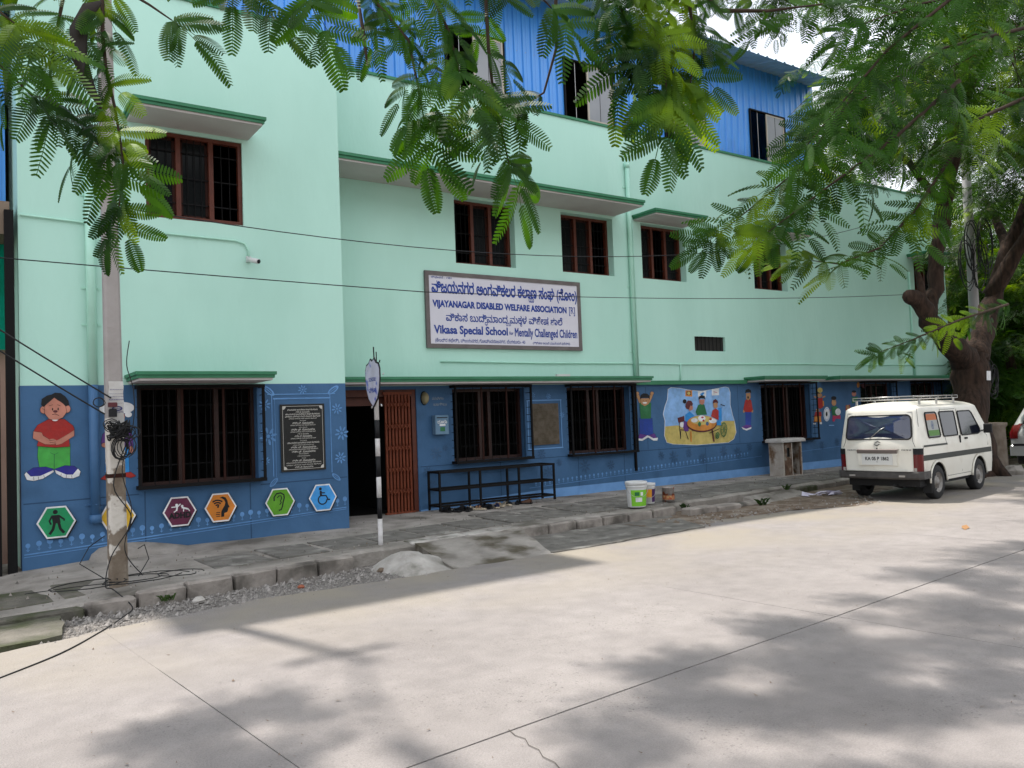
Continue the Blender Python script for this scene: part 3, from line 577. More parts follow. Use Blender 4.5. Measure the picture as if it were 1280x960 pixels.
def outl(pts, k=3.0):                      # the same shape grown a little, for the black outline
    cx = sum(p[0] for p in pts) / len(pts); cy = sum(p[1] for p in pts) / len(pts); o = []
    for x, y in pts:
        d = math.hypot(x - cx, y - cy) or 1; o.append((x + (x - cx) / d * k, y + (y - cy) / d * k))
    return o
CA = ((.663, YA, 2.379), (2.235, YA, 2.376), (2.206, YA, .858), (.648, YA, .989)); RA = (1152, 960)
def withline(shapes, k=3): 
    r = []
    for m_, p in shapes: r += [(BK, outl(p, k)), (m_, p)]
    return r
trou = [(165, 560), (410, 545), (408, 640), (410, 720), (375, 745), (285, 745), (270, 738), (175, 735), (160, 650)]
boy = withline([(GRN, trou)]) + [(TEEL, line([(287, 625), (286, 740)], 5)), (TEEL, line([(255, 615), (287, 630), (318, 615)], 4))]
boy += withline([(NAVY, [(105, 800), (80, 770), (130, 735), (220, 728), (280, 745), (270, 765), (200, 800), (150, 812)]), (NAVY, [(290, 745), (370, 718), (440, 722), (485, 755), (490, 780), (430, 800), (350, 795), (300, 765)])])
boy += withline([(WH, [(62, 790), (75, 770), (108, 805), (180, 800), (278, 755), (283, 768), (200, 822), (130, 840), (80, 832)]), (WH, [(290, 752), (380, 790), (430, 790), (470, 742), (490, 765), (480, 800), (430, 820), (360, 815), (300, 780)])])
for x, y, x2, y2 in ((130, 808, 132, 838), (165, 805, 168, 832), (205, 792, 212, 815), (340, 780, 336, 805), (380, 792, 378, 816), (420, 795, 424, 820)): boy.append((BK, line([(x, y), (x2, y2)], 3)))
boy += withline([(RED, [(240, 350), (290, 345), (365, 348), (430, 400), (442, 430), (395, 470), (405, 565), (290, 573), (155, 562), (178, 470), (132, 440), (160, 395)])])
boy += withline([(SKIN, [(128, 445), (190, 455), (200, 480), (265, 520), (255, 550), (215, 548), (125, 500)]), (SKIN, [(440, 435), (395, 465), (320, 510), (285, 525), (300, 555), (340, 545), (440, 480)])])
boy += [(SKIN, ell(272, 528, 32, 24)), (BK, line([(245, 520), (290, 512)], 3)), (BK, line([(250, 535), (300, 530)], 3)), (BK, line([(262, 550), (300, 542)], 3))]
boy += withline([(SKIN, ell(205, 272, 26, 30)), (SKIN, ell(385, 265, 25, 30)), (SKIN, [(215, 240), (285, 175), (370, 235), (380, 290), (350, 335), (295, 355), (245, 345), (212, 300)])])
boy += [(WH, [(265, 352), (318, 352), (300, 362), (280, 362)]), (BK, [(185, 235), (190, 185), (230, 158), (265, 150), (290, 135), (335, 138), (370, 165), (395, 200), (400, 235), (372, 245), (345, 215), (310, 195), (285, 175), (260, 195), (225, 225), (205, 250)])]
boy += [(BK, ell(272, 268, 5, 11)), (BK, ell(315, 266, 5, 11)), (DBR, ell(293, 285, 18, 10)), (BK, line([(268, 312), (292, 305), (322, 318)], 4)), (BK, line([(245, 240), (275, 232)], 3)), (BK, line([(308, 232), (332, 240)], 3)), (BK, line([(195, 262), (212, 272)], 3))]
painted('painted_boy', 'painted boy in red shirt and green trousers with folded hands', CA, RA, boy)
man = withline([(SKYB, [(700, 560), (760, 565), (880, 565), (890, 770), (840, 775), (800, 640), (745, 778), (685, 772)])]) + withline([(PUR, [(735, 400), (860, 400), (910, 470), (922, 560), (885, 570), (740, 572), (705, 560), (655, 540), (668, 470)])])
man += withline([(SKIN, ell(683, 555, 24, 18)), (SKIN, ell(905, 590, 16, 30)), (RED, [(650, 825), (700, 785), (750, 778), (770, 800), (700, 835)]), (RED, [(850, 775), (900, 770), (945, 800), (900, 815), (850, 805)])])
man += [(WH, ell(720, 265, 80, 38)), (WH, ell(840, 255, 90, 45)), (WH, ell(790, 225, 60, 40)), (SKIN, ell(780, 330, 70, 62)), (WH, ell(880, 310, 30, 22))]
painted('painted_man', 'painted figure in purple shirt and blue trousers behind the pole', CA, RA, man)
CB = ((10.992, YB, 2.421), (15.362, YB, 2.412), (15.203, YB, .430), (10.890, YB, .699)); RB = (1280, 782)
g = [(DKB, [(110, 560), (150, 500), (185, 530), (230, 500), (270, 560)])]
g += withline([(SKIN2, line([(130, 240), (112, 190), (100, 150)], 22)), (SKIN2, line([(190, 240), (210, 190), (222, 150)], 22)), (SKIN2, ell(104, 155, 13, 15, 10)), (SKIN2, ell(220, 155, 14, 15, 10)),
     (JEAN, [(120, 375), (222, 378), (230, 520), (185, 530), (160, 520), (120, 525)]), (PUR, [(108, 560), (120, 515), (185, 530), (150, 560)]), (PUR, [(262, 560), (240, 512), (188, 530), (215, 555)])], 2)
g += [(WH, [(106, 555), (140, 560), (183, 528), (190, 545), (140, 578), (112, 575)]), (WH, [(268, 550), (230, 555), (190, 530), (186, 545), (230, 575), (262, 575)]), (TEEL, [(118, 240), (212, 238), (210, 380), (128, 382)]), (SKIN2, [(125, 200), (195, 200), (192, 250), (160, 270), (130, 250)]), (BK, [(122, 210), (128, 170), (150, 155), (180, 158), (200, 180), (200, 215), (190, 195), (135, 195)]), (WH, ell(160, 240, 18, 7)), (BK, line([(145, 222), (152, 222)], 4)), (BK, line([(168, 222), (176, 222)], 4))]
painted('painted_boy', 'painted boy in green shirt raising both arms', CB, RB, g)
blob = [(355, 120), (380, 105), (450, 110), (560, 132), (650, 138), (760, 118), (860, 98), (890, 108), (905, 150), (905, 260), (925, 340), (950, 420), (962, 500), (940, 560), (890, 590), (760, 600), (600, 612), (400, 605), (345, 590), (325, 530), (330, 400), (315, 340), (330, 270), (350, 210)]
lowr = [(330, 450), (430, 440), (520, 450), (700, 450), (850, 400), (945, 400), (962, 500), (940, 560), (890, 590), (760, 600), (600, 612), (400, 605), (345, 590), (325, 530)]
sc_ = [(WH, outl(blob, 4)), (LBL, blob), (YEL, lowr), (ORG, [(500, 128), (560, 128), (560, 185), (500, 182)]), (DBR, [(510, 138), (550, 138), (550, 172), (510, 172)]), (YEL, ell(530, 155, 14, 14, 10)), (WH, [(610, 135), (685, 130), (682, 190), (612, 190)]), (SKYB, [(625, 165), (655, 145), (670, 150), (650, 180)]), (WH, [(735, 118), (802, 112), (800, 172), (735, 175)]), (PINKP, line([(750, 140), (785, 150)], 4)),
       (DBR, [(432, 375), (490, 355), (492, 405), (440, 418)]), (BK, line([(447, 415), (458, 560)], 6)), (BK, line([(500, 490), (525, 565)], 6)), (DBR, line([(455, 480), (530, 485)], 8)), (BK, line([(460, 490), (458, 555)], 5)), (WH, ell(470, 435, 20, 25, 10)),
       (PUR, [(488, 400), (520, 395), (530, 470), (520, 495), (490, 490), (480, 460)]), (SKYB, [(498, 345), (535, 318), (570, 345), (590, 370), (560, 400), (500, 408)]), (SKIN, [(540, 265), (565, 270), (562, 300), (535, 312), (520, 290)]), (DBR, [(500, 250), (520, 218), (550, 222), (565, 250), (558, 268), (540, 265), (530, 300), (510, 295), (498, 275)]), (BK, ell(492, 227, 16, 20, 10)),
       (TEEL, [(610, 260), (640, 248), (665, 255), (690, 345), (600, 350), (588, 320)]), (SKIN, [(620, 210), (668, 210), (665, 245), (645, 258), (622, 245)]), (BK, [(614, 215), (615, 185), (640, 170), (668, 180), (675, 212), (660, 200), (630, 200)]),
       (SKYB, [(790, 285), (822, 280), (825, 400), (790, 400)]), (RED, [(740, 305), (770, 290), (795, 310), (795, 395), (725, 360)]), (SKIN2, [(745, 240), (785, 240), (785, 280), (765, 292), (748, 280)]), (DBR, [(740, 245), (745, 220), (765, 205), (785, 220), (790, 245), (770, 235)]),
       (ORG, line([(545, 490), (548, 585)], 12)), (DBR, line([(735, 480), (752, 585)], 12)), (DBR, ell(642, 428, 134, 73, 26)), (ORG, ell(642, 420, 130, 68, 26)), (YEL, ell(640, 395, 100, 40, 20)),
       (WH, ell(640, 378, 34, 28, 10)), (WH, ell(740, 400, 36, 22, 10)), (WH, ell(575, 395, 30, 20, 10)), (TEEL, ell(620, 430, 14, 22, 10)), (DKB, ell(690, 425, 14, 18, 10)), (RED, ell(655, 398, 10, 10, 8)), (PINKP, ell(645, 370, 12, 8, 8)), (RED, ell(718, 385, 12, 10, 8)),
       (SKYB, [(780, 400), (815, 395), (815, 440), (775, 440)])]
for (cx, cy, rx, ry) in ((838, 478, 30, 65), (776, 530, 18, 30)):
    ring = ell(cx, cy, rx, ry, 24); inn = ell(cx, cy, rx - 7, ry - 9, 24)
    for i in range(24): sc_.append((TEEL, [ring[i], ring[(i + 1) % 24], inn[(i + 1) % 24], inn[i]]))
    for a in range(0, 180, 45): p = ell(cx, cy, rx - 4, ry - 6, 8, a, a + 360); sc_.append((TEEL, line([p[0], p[4]], 4)))
sc_.append((BK, line([(700, 510), (790, 470)], 6))); sc_.append((BK, line([(800, 255), (840, 268)], 8)))
painted('painted_classroom', 'painted scene of children at a round table beside a wheelchair on the blue wall', CB, RB, sc_, base=.0022)
g = [(JEAN, [(1052, 315), (1112, 318), (1108, 445), (1055, 445)]), (PUR, [(1015, 455), (1060, 435), (1110, 440), (1115, 465), (1060, 478)]), (WH, [(1015, 455), (1060, 472), (1112, 455), (1110, 470), (1065, 486), (1030, 475)]), (SKIN2, ell(1038, 315, 9, 15, 8)), (SKIN2, ell(1120, 312, 10, 15, 8)), (RED, [(1052, 215), (1080, 205), (1108, 215), (1125, 300), (1110, 322), (1050, 322), (1032, 300)]), (SKIN2, [(1058, 155), (1100, 150), (1105, 195), (1078, 220), (1060, 200)]), (BK, [(1050, 155), (1055, 125), (1080, 115), (1105, 125), (1110, 155), (1095, 145), (1065, 145)]), (BK, ell(1078, 192, 8, 12, 10)), (DKB, ell(1027, 183, 9, 7, 8))]
painted('painted_boy', 'painted boy in red shirt with open mouth', CB, RB, g)
CC = ((16.520, YB, 2.410), (19.805, YB, 2.403), (19.660, YB, .969), (16.408, YB, 1.100)); RC = (1280, 896)
g = [(ORG, [(215, 640), (310, 640), (320, 740), (200, 740)]), (RED, [(225, 575), (315, 575), (325, 645), (210, 645)]), (SKIN2, ell(260, 550, 28, 28, 10)), (WH, ell(215, 765, 20, 12, 8)), (WH, ell(310, 755, 18, 18, 8)),
     (RED, [(240, 355), (335, 350), (345, 500), (300, 530), (250, 500)]), (ORG, line([(345, 400), (350, 480)], 18)), (SKIN2, line([(240, 350), (210, 325)], 22)), (SKIN2, line([(330, 345), (375, 325)], 22)), (SKIN2, ell(290, 310, 38, 35, 12)), (BK, ell(272, 272, 28, 12, 8)), (YEL, ell(295, 228, 40, 42, 12)), (ORG, ell(295, 235, 8, 14, 8)),
     (WH, ell(398, 612, 50, 115, 20)), (LBL, ell(398, 612, 42, 100, 20)), (WH, ell(398, 612, 38, 90, 20)), (BK, ell(395, 610, 14, 38, 12)),
     (PINKP, [(490, 630), (610, 625), (615, 690), (540, 680), (510, 735), (485, 720)]), (TEEL, [(470, 500), (540, 480), (580, 520), (560, 640), (480, 630)]), (SKIN2, ell(508, 425, 38, 55, 12)), (BK, ell(505, 355, 42, 32, 12)), (WH, ell(572, 575, 44, 55, 14)), (RED, ell(572, 570, 20, 28, 10)), (RED, ell(450, 550, 14, 16, 8)),
     (RED, [(700, 470), (770, 460), (780, 540), (740, 580), (700, 560)]), (SKIN2, ell(735, 500, 30, 38, 10)), (TEEL, [(800, 340), (900, 330), (880, 420), (800, 440)]), (SKIN, ell(835, 285, 38, 42, 12)), (BK, ell(835, 250, 36, 20, 10)), (ORG, ell(905, 145, 24, 48, 10)), (DBR, ell(1000, 160, 45, 40, 10)), (LBL, line([(430, 790), (510, 790)], 14))]
painted('painted_children', 'small painted children with drums and a yellow hat near the van', CC, RC, g[:-10] + g[-1:])
painted('painted_children', 'painted figures half hidden by the roof of the van', CC, RC, g[-10:-1])
# light blue motifs on the block, dark ones on the recessed wall
def mset(Y, items):
    sh = []
    for it in items:
        k = it[0]
        if k == 'tree': _, x, z, s_, m_ = it; sh += [(m_, line([(x, z), (x, z + s_)], .009)), (m_, ell(x, z + s_, .026 * s_ / .07, .028 * s_ / .07, 9)), (m_, line([(x - .018, z + .02), (x, z + .005), (x + .018, z + .02)], .006))]
        if k == 'flower':
            _, x, z, s_, m_ = it; sh += [(m_, ell(x + s_ * .62 * math.cos(a), z + s_ * .62 * math.sin(a), s_ * .34, s_ * .13, 9, rot=math.degrees(a))) for a in [i * math.pi / 4 + .2 for i in range(8)]] + [(m_, ell(x, z, s_ * .2, s_ * .2, 8))]
        if k == 'line': _, pts, w_, m_ = it; sh.append((m_, line(pts, w_)))
        if k == 'leaf': _, x, z, s_, rot, m_ = it; sh += [(m_, ell(x, z, s_, s_ * .4, 12, rot=rot)), (BLUE, ell(x, z, s_ * .7, s_ * .22, 12, rot=rot)), (m_, line([(x - s_ * .9 * math.cos(R(rot)), z - s_ * .9 * math.sin(R(rot))), (x + s_ * .7 * math.cos(R(rot)), z + s_ * .7 * math.sin(R(rot)))], .007))]
    mb = MB()
    for i, (m_, p) in enumerate(sh): mb.add([(x, Y - .002 - .00003 * i, z) for x, z in p], [tuple(range(len(p)))], m_)
    o = mb.build('painted_border', bld); o['kind'] = 'stuff'; return o
def zb(x): return lerp(.31, .50, (x - .7) / 4.0)
it = [('tree', .76 + k * .112, zb(.76 + k * .112) + .02, .07 + .02 * ((k * 7) % 3) / 2, LTB) for k in range(36) if not 1.25 < .76 + k * .112 < 1.3]
it += [('line', [(.72, zb(.72) - .01), (4.7, zb(4.7) - .01)], .014, LTB), ('line', [(.72, zb(.72) - .04), (2.6, zb(2.6) - .045), (4.7, zb(4.7) - .035)], .008, LTB)]
it += [('line', [(3.66, 1.0), (3.66, 2.12), (4.52, 2.12), (4.52, 1.0)][0:2], .012, LTB), ('line', [(3.60, 2.12), (4.58, 2.12)], .012, LTB), ('line', [(3.68, 2.06), (4.50, 2.06)], .02, LTB), ('line', [(4.50, 1.0), (4.50, 2.12)], .012, LTB), ('line', [(3.70, .99), (3.70, 2.05)], .006, LTB)]
it += [('flower', 3.56, 1.98, .09, LTB), ('flower', 3.60, 1.55, .13, LTB), ('flower', 3.56, 1.22, .06, LTB), ('flower', 4.10, 2.18, .07, LTB), ('flower', 4.60, 1.9, .085, LTB), ('flower', 4.66, 1.55, .11, LTB), ('flower', 4.63, 1.2, .09, LTB), ('leaf', 3.62, 2.17, .10, 140, LTB), ('leaf', 4.55, 2.17, .10, 35, LTB), ('leaf', 3.66, .92, .08, 45, LTB), ('leaf', 4.56, .93, .08, 140, LTB)]
mset(YA, it)
it = [('tree', 8.75 + k * .105, .43 + .004 * k, .06, LTB) for k in range(62) if not (14.6 < 8.75 + k * .105 < 15.6)]
it += [('line', [(8.6, .41), (15.0, .62)], .008, LTB), ('line', [(15.5, .62), (18.2, .70)], .008, LTB)]
for x, z, s_ in ((6.72, 1.14, .12), (6.62, .6, .11), (6.9, 1.42 - .2, .06), (6.55, .85, .09), (8.9, 1.0, .1), (9.05, .66, .13), (9.3, .83, .08), (9.9, .72, .14), (10.55, .70, .1), (11.9, .80, .1), (12.25, .76, .15), (12.7, .82, .1), (13.1, .68, .12), (13.75, .80, .13), (14.2, .74, .14), (14.6, .85, .1), (15.7, .7, .12), (17.2, .75, .12), (17.8, .8, .1), (6.85, 2.05, .0001)):
    it.append(('flower', x, z, s_, DKB))
for x, z in ((8.75, 2.08), (9.1, 2.05), (9.4, 1.7)): it.append(('flower', x, z, .06, LTB))
it += [('line', [(8.62, 1.10), (8.62, 1.98)], .02, SKIRT), ('line', [(9.38, 1.10), (9.38, 1.98)], .02, SKIRT), ('line', [(8.6, 1.98), (9.4, 1.98)], .02, SKIRT), ('line', [(8.6, 1.10), (9.4, 1.10)], .02, SKIRT)]
mset(YB, it)

# ---------------------------------------------------------------- signs and plaques
sg = empty('name_board', 'large white board with blue Kannada and English lettering between upper and lower windows', 'sign', (8.26, YB, 2.9))
sg.matrix_basis = Matrix.Identity(4)
X0, X1, Z0, Z1 = 6.60, 9.93, 2.90, 4.20
b = MB(); b.box(X0, X1, YB - .05, YB - .001, Z1 - .07, Z1, SIGNF); b.box(X0, X1, YB - .05, YB - .001, Z0, Z0 + .07, SIGNF); b.box(X0, X0 + .07, YB - .049, YB - .001, Z0 + .07, Z1 - .07, SIGNF); b.box(X1 - .07, X1, YB - .049, YB - .001, Z0 + .07, Z1 - .07, SIGNF); b.build('frame', sg)
b = MB(); b.box(X0 + .07, X1 - .07, YB - .035, YB - .001, Z0 + .07, Z1 - .07, SIGNW); b.build('board', sg)
RX, UZ = (1, 0, 0), (0, 0, 1); yt = YB - .035
b = MB()
text_on(b, 'ವಿಜಯನಗರ ಅಂಗವಿಕಲರ ಕಲಾಣ ಸಂಘ (ನೋಂ)', (X0 + .12, yt, 3.76), RX, UZ, 3.13, .30, SIGNB, bold=.004, bevel=.028, subs=(('ವಿಜಯನಗರ ಅಂಗವಿಕಲರ ಕಲಾ', 'ಯ'),))
b.build('lettering', sg); b = MB()
text_on(b, 'VIJAYANAGAR DISABLED WELFARE ASSOCIATION', (X0 + .13, yt, 3.56), RX, UZ, 2.86, .155, SIGNB, bold=.008, bevel=.04)
text_on(b, '[R]', (X0 + 3.05, yt, 3.55), RX, UZ, .14, .17, SIGNB, bevel=.01); b.build('lettering', sg); b = MB()
text_on(b, 'ವಿಕಾಸ ಬುದಿಮಾಂದ ಮಕಳ ವಿಶೇಷ ಶಾಲೆ', (X0 + .38, yt, 3.30), RX, UZ, 2.50, .21, SIGNB, bevel=.018, subs=(('ವಿಕಾಸ ಬುದಿ', 'ಧ'), ('ವಿಕಾಸ ಬುದಿಮಾಂದ', 'ಯ'), ('ವಿಕಾಸ ಬುದಿಮಾಂದ ಮಕ', 'ಕ')))
b.build('lettering', sg); b = MB()
text_on(b, 'Vikasa Special School', (X0 + .14, yt, 3.10), RX, UZ, 1.50, .19, SIGNB, bold=.004, bevel=.03); text_on(b, 'for', (X0 + 1.67, yt, 3.16), RX, UZ, .09, .06, SIGNB); text_on(b, 'Mentally Challenged Children', (X0 + 1.79, yt, 3.085), RX, UZ, 1.43, .205, SIGNB, bold=.0, bevel=.025); b.build('lettering', sg); b = MB()
text_on(b, '(ಕೇಂದ್ರ ಕಛೇರಿ), ವಿಜಯನಗರ, ಗೋವಿಂದರಾಜನಗರ, ಬೆಂಗಳೂರು- 40', (X0 + .16, yt, 2.985), RX, UZ, 1.85, .085, SIGNB, bevel=.008); text_on(b, '(ಶಿಕ್ಷಣ ಇಲಾಖೆ ಮಾನ್ಯತೆ ಪಡೆದಿದೆ)', (X0 + 2.18, yt, 2.99), RX, UZ, .86, .06, SIGNB, bevel=.006)
text_on(b, 'ಸ್ಥಾಪನೆ : 1981', (X0 + .12, yt, 4.075), RX, UZ, .40, .045, SIGNB, bevel=.01); b.build('lettering', sg)
# black stone plaque
pq = empty('stone_plaque', 'black polished plaque with white Kannada lettering on the blue block wall', 'plaque'); PK = flat('black_granite', (.008, .008, .009), .25, spec=.5); PKT = flat('plaque_letter', (.50, .48, .44))
b = MB(); b.bbox(3.765, 4.405, YA - .025, YA - .001, 1.05, 1.98, PK, .004); b.build('slab', pq)
b = MB(); yq = YA - .0255
for (x0, x1, z0, z1) in ((3.80, 4.37, 1.948, 1.953), (3.80, 4.37, 1.077, 1.082), (3.797, 3.802, 1.08, 1.95), (4.368, 4.373, 1.08, 1.95)): b.box(x0, x1, yq - .0015, yq, z0, z1, PKT)
for (cx, cz, a) in ((3.80, 1.95, 270), (4.37, 1.95, 180), (3.80, 1.08, 0), (4.37, 1.08, 90)): p = [(cx, cz)] + ell(cx, cz, .045, .045, 8, a, a + 90); b.add([(x, yq - .002, z) for x, z in p], [tuple(range(len(p)))], PKT)
L1 = text_geo('ವಿಜಯನಗರ ಅಂಗವಿಕಲರ ಸಂಘ ಬೆಂಗಳೂರು', bevel=.02); L2 = text_geo('ವಿಕಾಸ ವಿಶೇಷ ಶಾಲೆ ನೂತನ ಕಟ್ಟಡ', bevel=.015); L3 = text_geo('ಶ್ರೀ ವಿ. ಸೋಮಣ್ಣ', bevel=.02)
z = 1.90
for k, (w_, h, gm) in enumerate(((.44, .028, L1), (.20, .022, L3), (.50, .026, L1), (.51, .026, L2), (.40, .018, L2), (.09, .014, L3), (.30, .03, L3), (.36, .018, L2), (.12, .014, L3), (.34, .03, L3), (.36, .018, L2), (.16, .016, L3), (.25, .028, L3), (.36, .018, L2), (.1, .014, L3), (.46, .028, L1), (.30, .016, L2), (.36, .028, L3), (.42, .020, L1), (.34, .028, L3), (.14, .016, L3), (.18, .018, L3), (.06, .014, L3), (.33, .028, L3), (.50, .020, L1), (.50, .018, L2), (.26, .024, L3))):
    text_on(b, '', (4.085 - w_ / 2, yq, z - h / 2), RX, UZ, w_, h, PKT, off=.001, geo=gm); z -= .0305
b.build('lettering', pq)
pq = empty('wall_plaque', 'weathered brown engraved plaque in a blue border beside the bench rack', 'plaque'); PB = mat('brown_plaque', (.060, .042, .022), (.11, .085, .06), scale=9, rough=.5); PBT = flat('worn_letter', (.09, .08, .055))
b = MB(); b.bbox(8.69, 9.31, YB - .03, YB - .001, 1.17, 1.92, PB, .004); b.build('slab', pq)
b = MB()
for k in range(17): text_on(b, '', (9.0 - (.24 if k % 3 else .18), YB - .031, 1.86 - k * .04), RX, UZ, .48 if k % 3 else .36, .018, PBT, off=.001, geo=(L1, L2, L3)[k % 3])
b.build('lettering', pq)
# hexagon boards
def hexb(x, z, mcol, label, draw, r=.205, rv=.185):
    t = empty('hexagon_sign', label, 'sign', group='hexagon boards along the foot of the blue wall')
    P = [(r * math.cos(R(a)), rv / .866 * math.sin(R(a))) for a in range(0, 360, 60)]
    def prism(k, y0, y1, m_, mb):
        n = 6; vs = [(x + p[0] * k, y1, z + p[1] * k) for p in P] + [(x + p[0] * k, y0, z + p[1] * k) for p in P]
        mb.add(vs, [tuple(range(5, -1, -1)), tuple(range(6, 12))] + [(i, (i + 1) % 6, 6 + (i + 1) % 6, 6 + i) for i in range(6)], m_)
    b = MB(); prism(1, YA - .001, YA - .035, BK, b); b.v = [(vx + .014, vy, vz - .012) for vx, vy, vz in b.v]; b.build('shadow_backing', t)  # black backing, shifted right and down to stand in for a cast shadow
    b = MB(); prism(1, YA - .0355, YA - .040, WH, b); b.build('border', t)
    b = MB(); prism(.90, YA - .0402, YA - .042, mcol, b); b.build('face', t)
    b = MB()
    for i, (m_, pts) in enumerate(draw): b.add([(x + u * .2, YA - .0425 - .0001 * i, z + v * .2) for u, v in pts], [tuple(range(len(pts)))], m_)
    b.build('symbol', t)
HG = flat('hex_green', (.01, .27, .10)); HY = flat('hex_yellow', (.70, .42, .03)); HM = flat('hex_maroon', (.11, .012, .045)); HO = flat('hex_orange', (.62, .20, .02)); HL = flat('hex_lime', (.10, .31, .012)); HB = flat('hex_blue', (.05, .31, .72))
hexb(1.05, .65, HG, 'green hexagon board with black walking figure, leftmost of the row', [(BK, ell(-.05, .6, .13, .13, 12)), (BK, [(-.25, .42), (.15, .42), (.22, -.05), (-.18, -.08)]), (BK, line([(-.22, .38), (-.36, .1), (-.28, -.12)], .1)), (BK, line([(.12, .38), (.42, .12), (.38, .05)], .1)), (BK, line([(-.1, -.05), (-.18, -.4), (-.36, -.68)], .15)), (BK, line([(.12, -.05), (.2, -.4), (.4, -.66)], .15))])
hexb(1.71, .65, HY, 'yellow hexagon board half hidden behind the concrete pole', [(BK, line([(-.3, -.4), (.3, .4)], .1)), (BK, ell(0, .5, .12, .12, 10))])
hexb(2.43, .645, HM, 'maroon hexagon board reading ADHD', [(WH, ell(-.18, .42, .09, .09, 9)), (WH, line([(-.5, .30), (-.12, .32), (.05, .48)], .07)), (WH, line([(-.15, .32), (-.2, .05)], .1)), (WH, line([(-.2, .08), (-.36, -.02)], .06)), (WH, line([(.12, .25), (.5, .12)], .1)), (WH, ell(.15, .33, .08, .08, 9)), (WH, line([(.5, .14), (.6, -.02)], .06)), (WH, line([(.25, .2), (.22, -.02)], .06))])
b = MB(); text_on(b, 'ADHD', (2.43 - .135, YA - .044, .645 - .085), RX, UZ, .27, .075, BK, off=.001, bevel=.05); o_ = b.build('lettering', [o for o in sc.objects if o.get('label', '').startswith('maroon hexagon')][0])
arcs = []
for r_ in (.18, .33, .48): arcs.append((BK, line([(-.22 + r_ * math.cos(R(a)), .0 + r_ * math.sin(R(a))) for a in range(48, 133, 10)], .10)))
hexb(2.94, .65, HO, 'orange hexagon board with black face profile and signal arcs', arcs + [(BK, ell(-.18, .05, .07, .07, 8)), (BK, [(-.08, .62), (.12, .70), (.32, .62), (.43, .42), (.46, .2), (.57, -.02), (.47, -.07), (.46, -.2), (.40, -.34), (.22, -.38), (.2, -.62), (.0, -.62), (.02, -.28), (.12, -.08), (.24, .1), (.29, .3), (.22, .48), (.08, .58)]), (BK, line([(-.3, -.32), (-.05, -.32)], .05)), (BK, line([(-.32, -.44), (-.05, -.44)], .05)), (BK, line([(-.3, -.56), (-.05, -.56)], .05))])
hexb(3.73, .65, HL, 'lime green hexagon board with black ear outline', [(BK, line([(-.42, .1), (-.42, .35), (-.25, .58), (.05, .62), (.26, .48), (.28, .25), (.2, 0), (.14, -.3), (.05, -.52), (-.12, -.55)], .09)), (BK, line([(-.2, .3), (-.1, .42), (.06, .42), (.1, .25), (.02, .08), (.06, -.05), (-.05, -.18)], .07))])
wl = [(BK, ell(-.18, .62, .11, .11, 12)), (BK, line([(-.16, .48), (-.14, .12)], .15)), (BK, line([(-.14, .14), (.22, .12), (.38, -.18), (.52, -.16)], .10)), (BK, line([(-.14, .34), (.15, .32)], .08))]
for i in range(20):
    a0, a1 = 100 + i * 13, 100 + (i + 1) * 13 + 1; q = [(.0 + .36 * math.cos(R(a)), -.15 + .36 * math.sin(R(a))) for a in (a0, a1)] + [(.0 + .27 * math.cos(R(a)), -.15 + .27 * math.sin(R(a))) for a in (a1, a0)]; wl.append((BK, [(u - .04, v) for u, v in q]))
hexb(4.34, .66, HB, 'sky blue hexagon board with black wheelchair symbol, rightmost of the row', wl)
# letter box, bell lamp, painted words by the door
lb = empty('letter_box', 'small blue metal letter box beside the entrance gate', 'letter box'); LBX = mat('letter_box_blue', (.11, .20, .30), (.14, .24, .35), scale=9, rough=.5)
b = MB(); b.bbox(6.66, 6.92, YB - .12, YB - .001, 1.45, 1.77, LBX, .01); b.build('box', lb); b = MB(); b.box(6.69, 6.89, YB - .128, YB - .1215, 1.72, 1.735, BK); b.build('slot', lb)
b = MB(); text_on(b, 'ದೂರು', (6.70, YB - .1215, 1.63), RX, UZ, .18, .06, WH, bevel=.02); b.box(6.74, 6.85, YB - .124, YB - .1215, 1.59, 1.62, WH); b.box(6.75, 6.84, YB - .124, YB - .1215, 1.50, 1.57, TEEL); b.build('notice', lb)
wlp = empty('wall_lamp', 'small oval wall lamp above the gate side under the green ledge', 'lamp'); b = MB(); b.lathe([(.0, -.11), (.04, -.10), (.055, -.04), (.055, 0)], (6.53, YB, 2.06), flat('old_glass', (.30, .26, .15), .3), 14, 'y'); b.v = [(6.53 + (x - 6.53), y, 2.06 + (z - 2.06) * 1.9) for x, y, z in b.v]; b.build('globe', wlp)
b = MB(); b.lathe([(.065, -.02), (.07, -.001), (0, 0)], (6.53, YB, 2.06), BAR, 14, 'y'); b.v = [(x, y, 2.06 + (z - 2.06) * 1.7) for x, y, z in b.v]; b.build('backplate', wlp)
b = MB(); FD = flat('faded_white_paint', (.22, .26, .30)); text_on(b, 'ದಯವಿಟ್ಟು', (6.68, YB, 2.03), RX, UZ, .22, .05, FD, bevel=.02); text_on(b, 'ಬಾಗಿಲು', (6.70, YB, 1.93), RX, UZ, .26, .05, FD, bevel=.02); b.build('painted_words', bld)
# security camera
cc = empty('security_camera', 'small white bullet camera under the upper window of the front block', 'camera'); CW = flat('camera_white', (.6, .6, .6), .35)
b = MB(); b.box(3.36, 3.42, YA - .03, YA - .001, 3.92, 4.0, CW); b.tube([(3.39, YA - .03, 3.95), (3.40, YA - .08, 3.93)], .012, CW, 6); b.build('bracket', cc)
b = MB(); b.tube([(3.37, YA - .06, 3.95), (3.46, YA - .22, 3.90)], .034, CW, 12); b.build('housing', cc); b = MB(); b.tube([(3.46, YA - .221, 3.90), (3.465, YA - .23, 3.897)], .027, BK, 12); b.build('lens', cc)
# ------------------------------------------------------------------ street things
def at_root(o, root): o.parent = root; return o
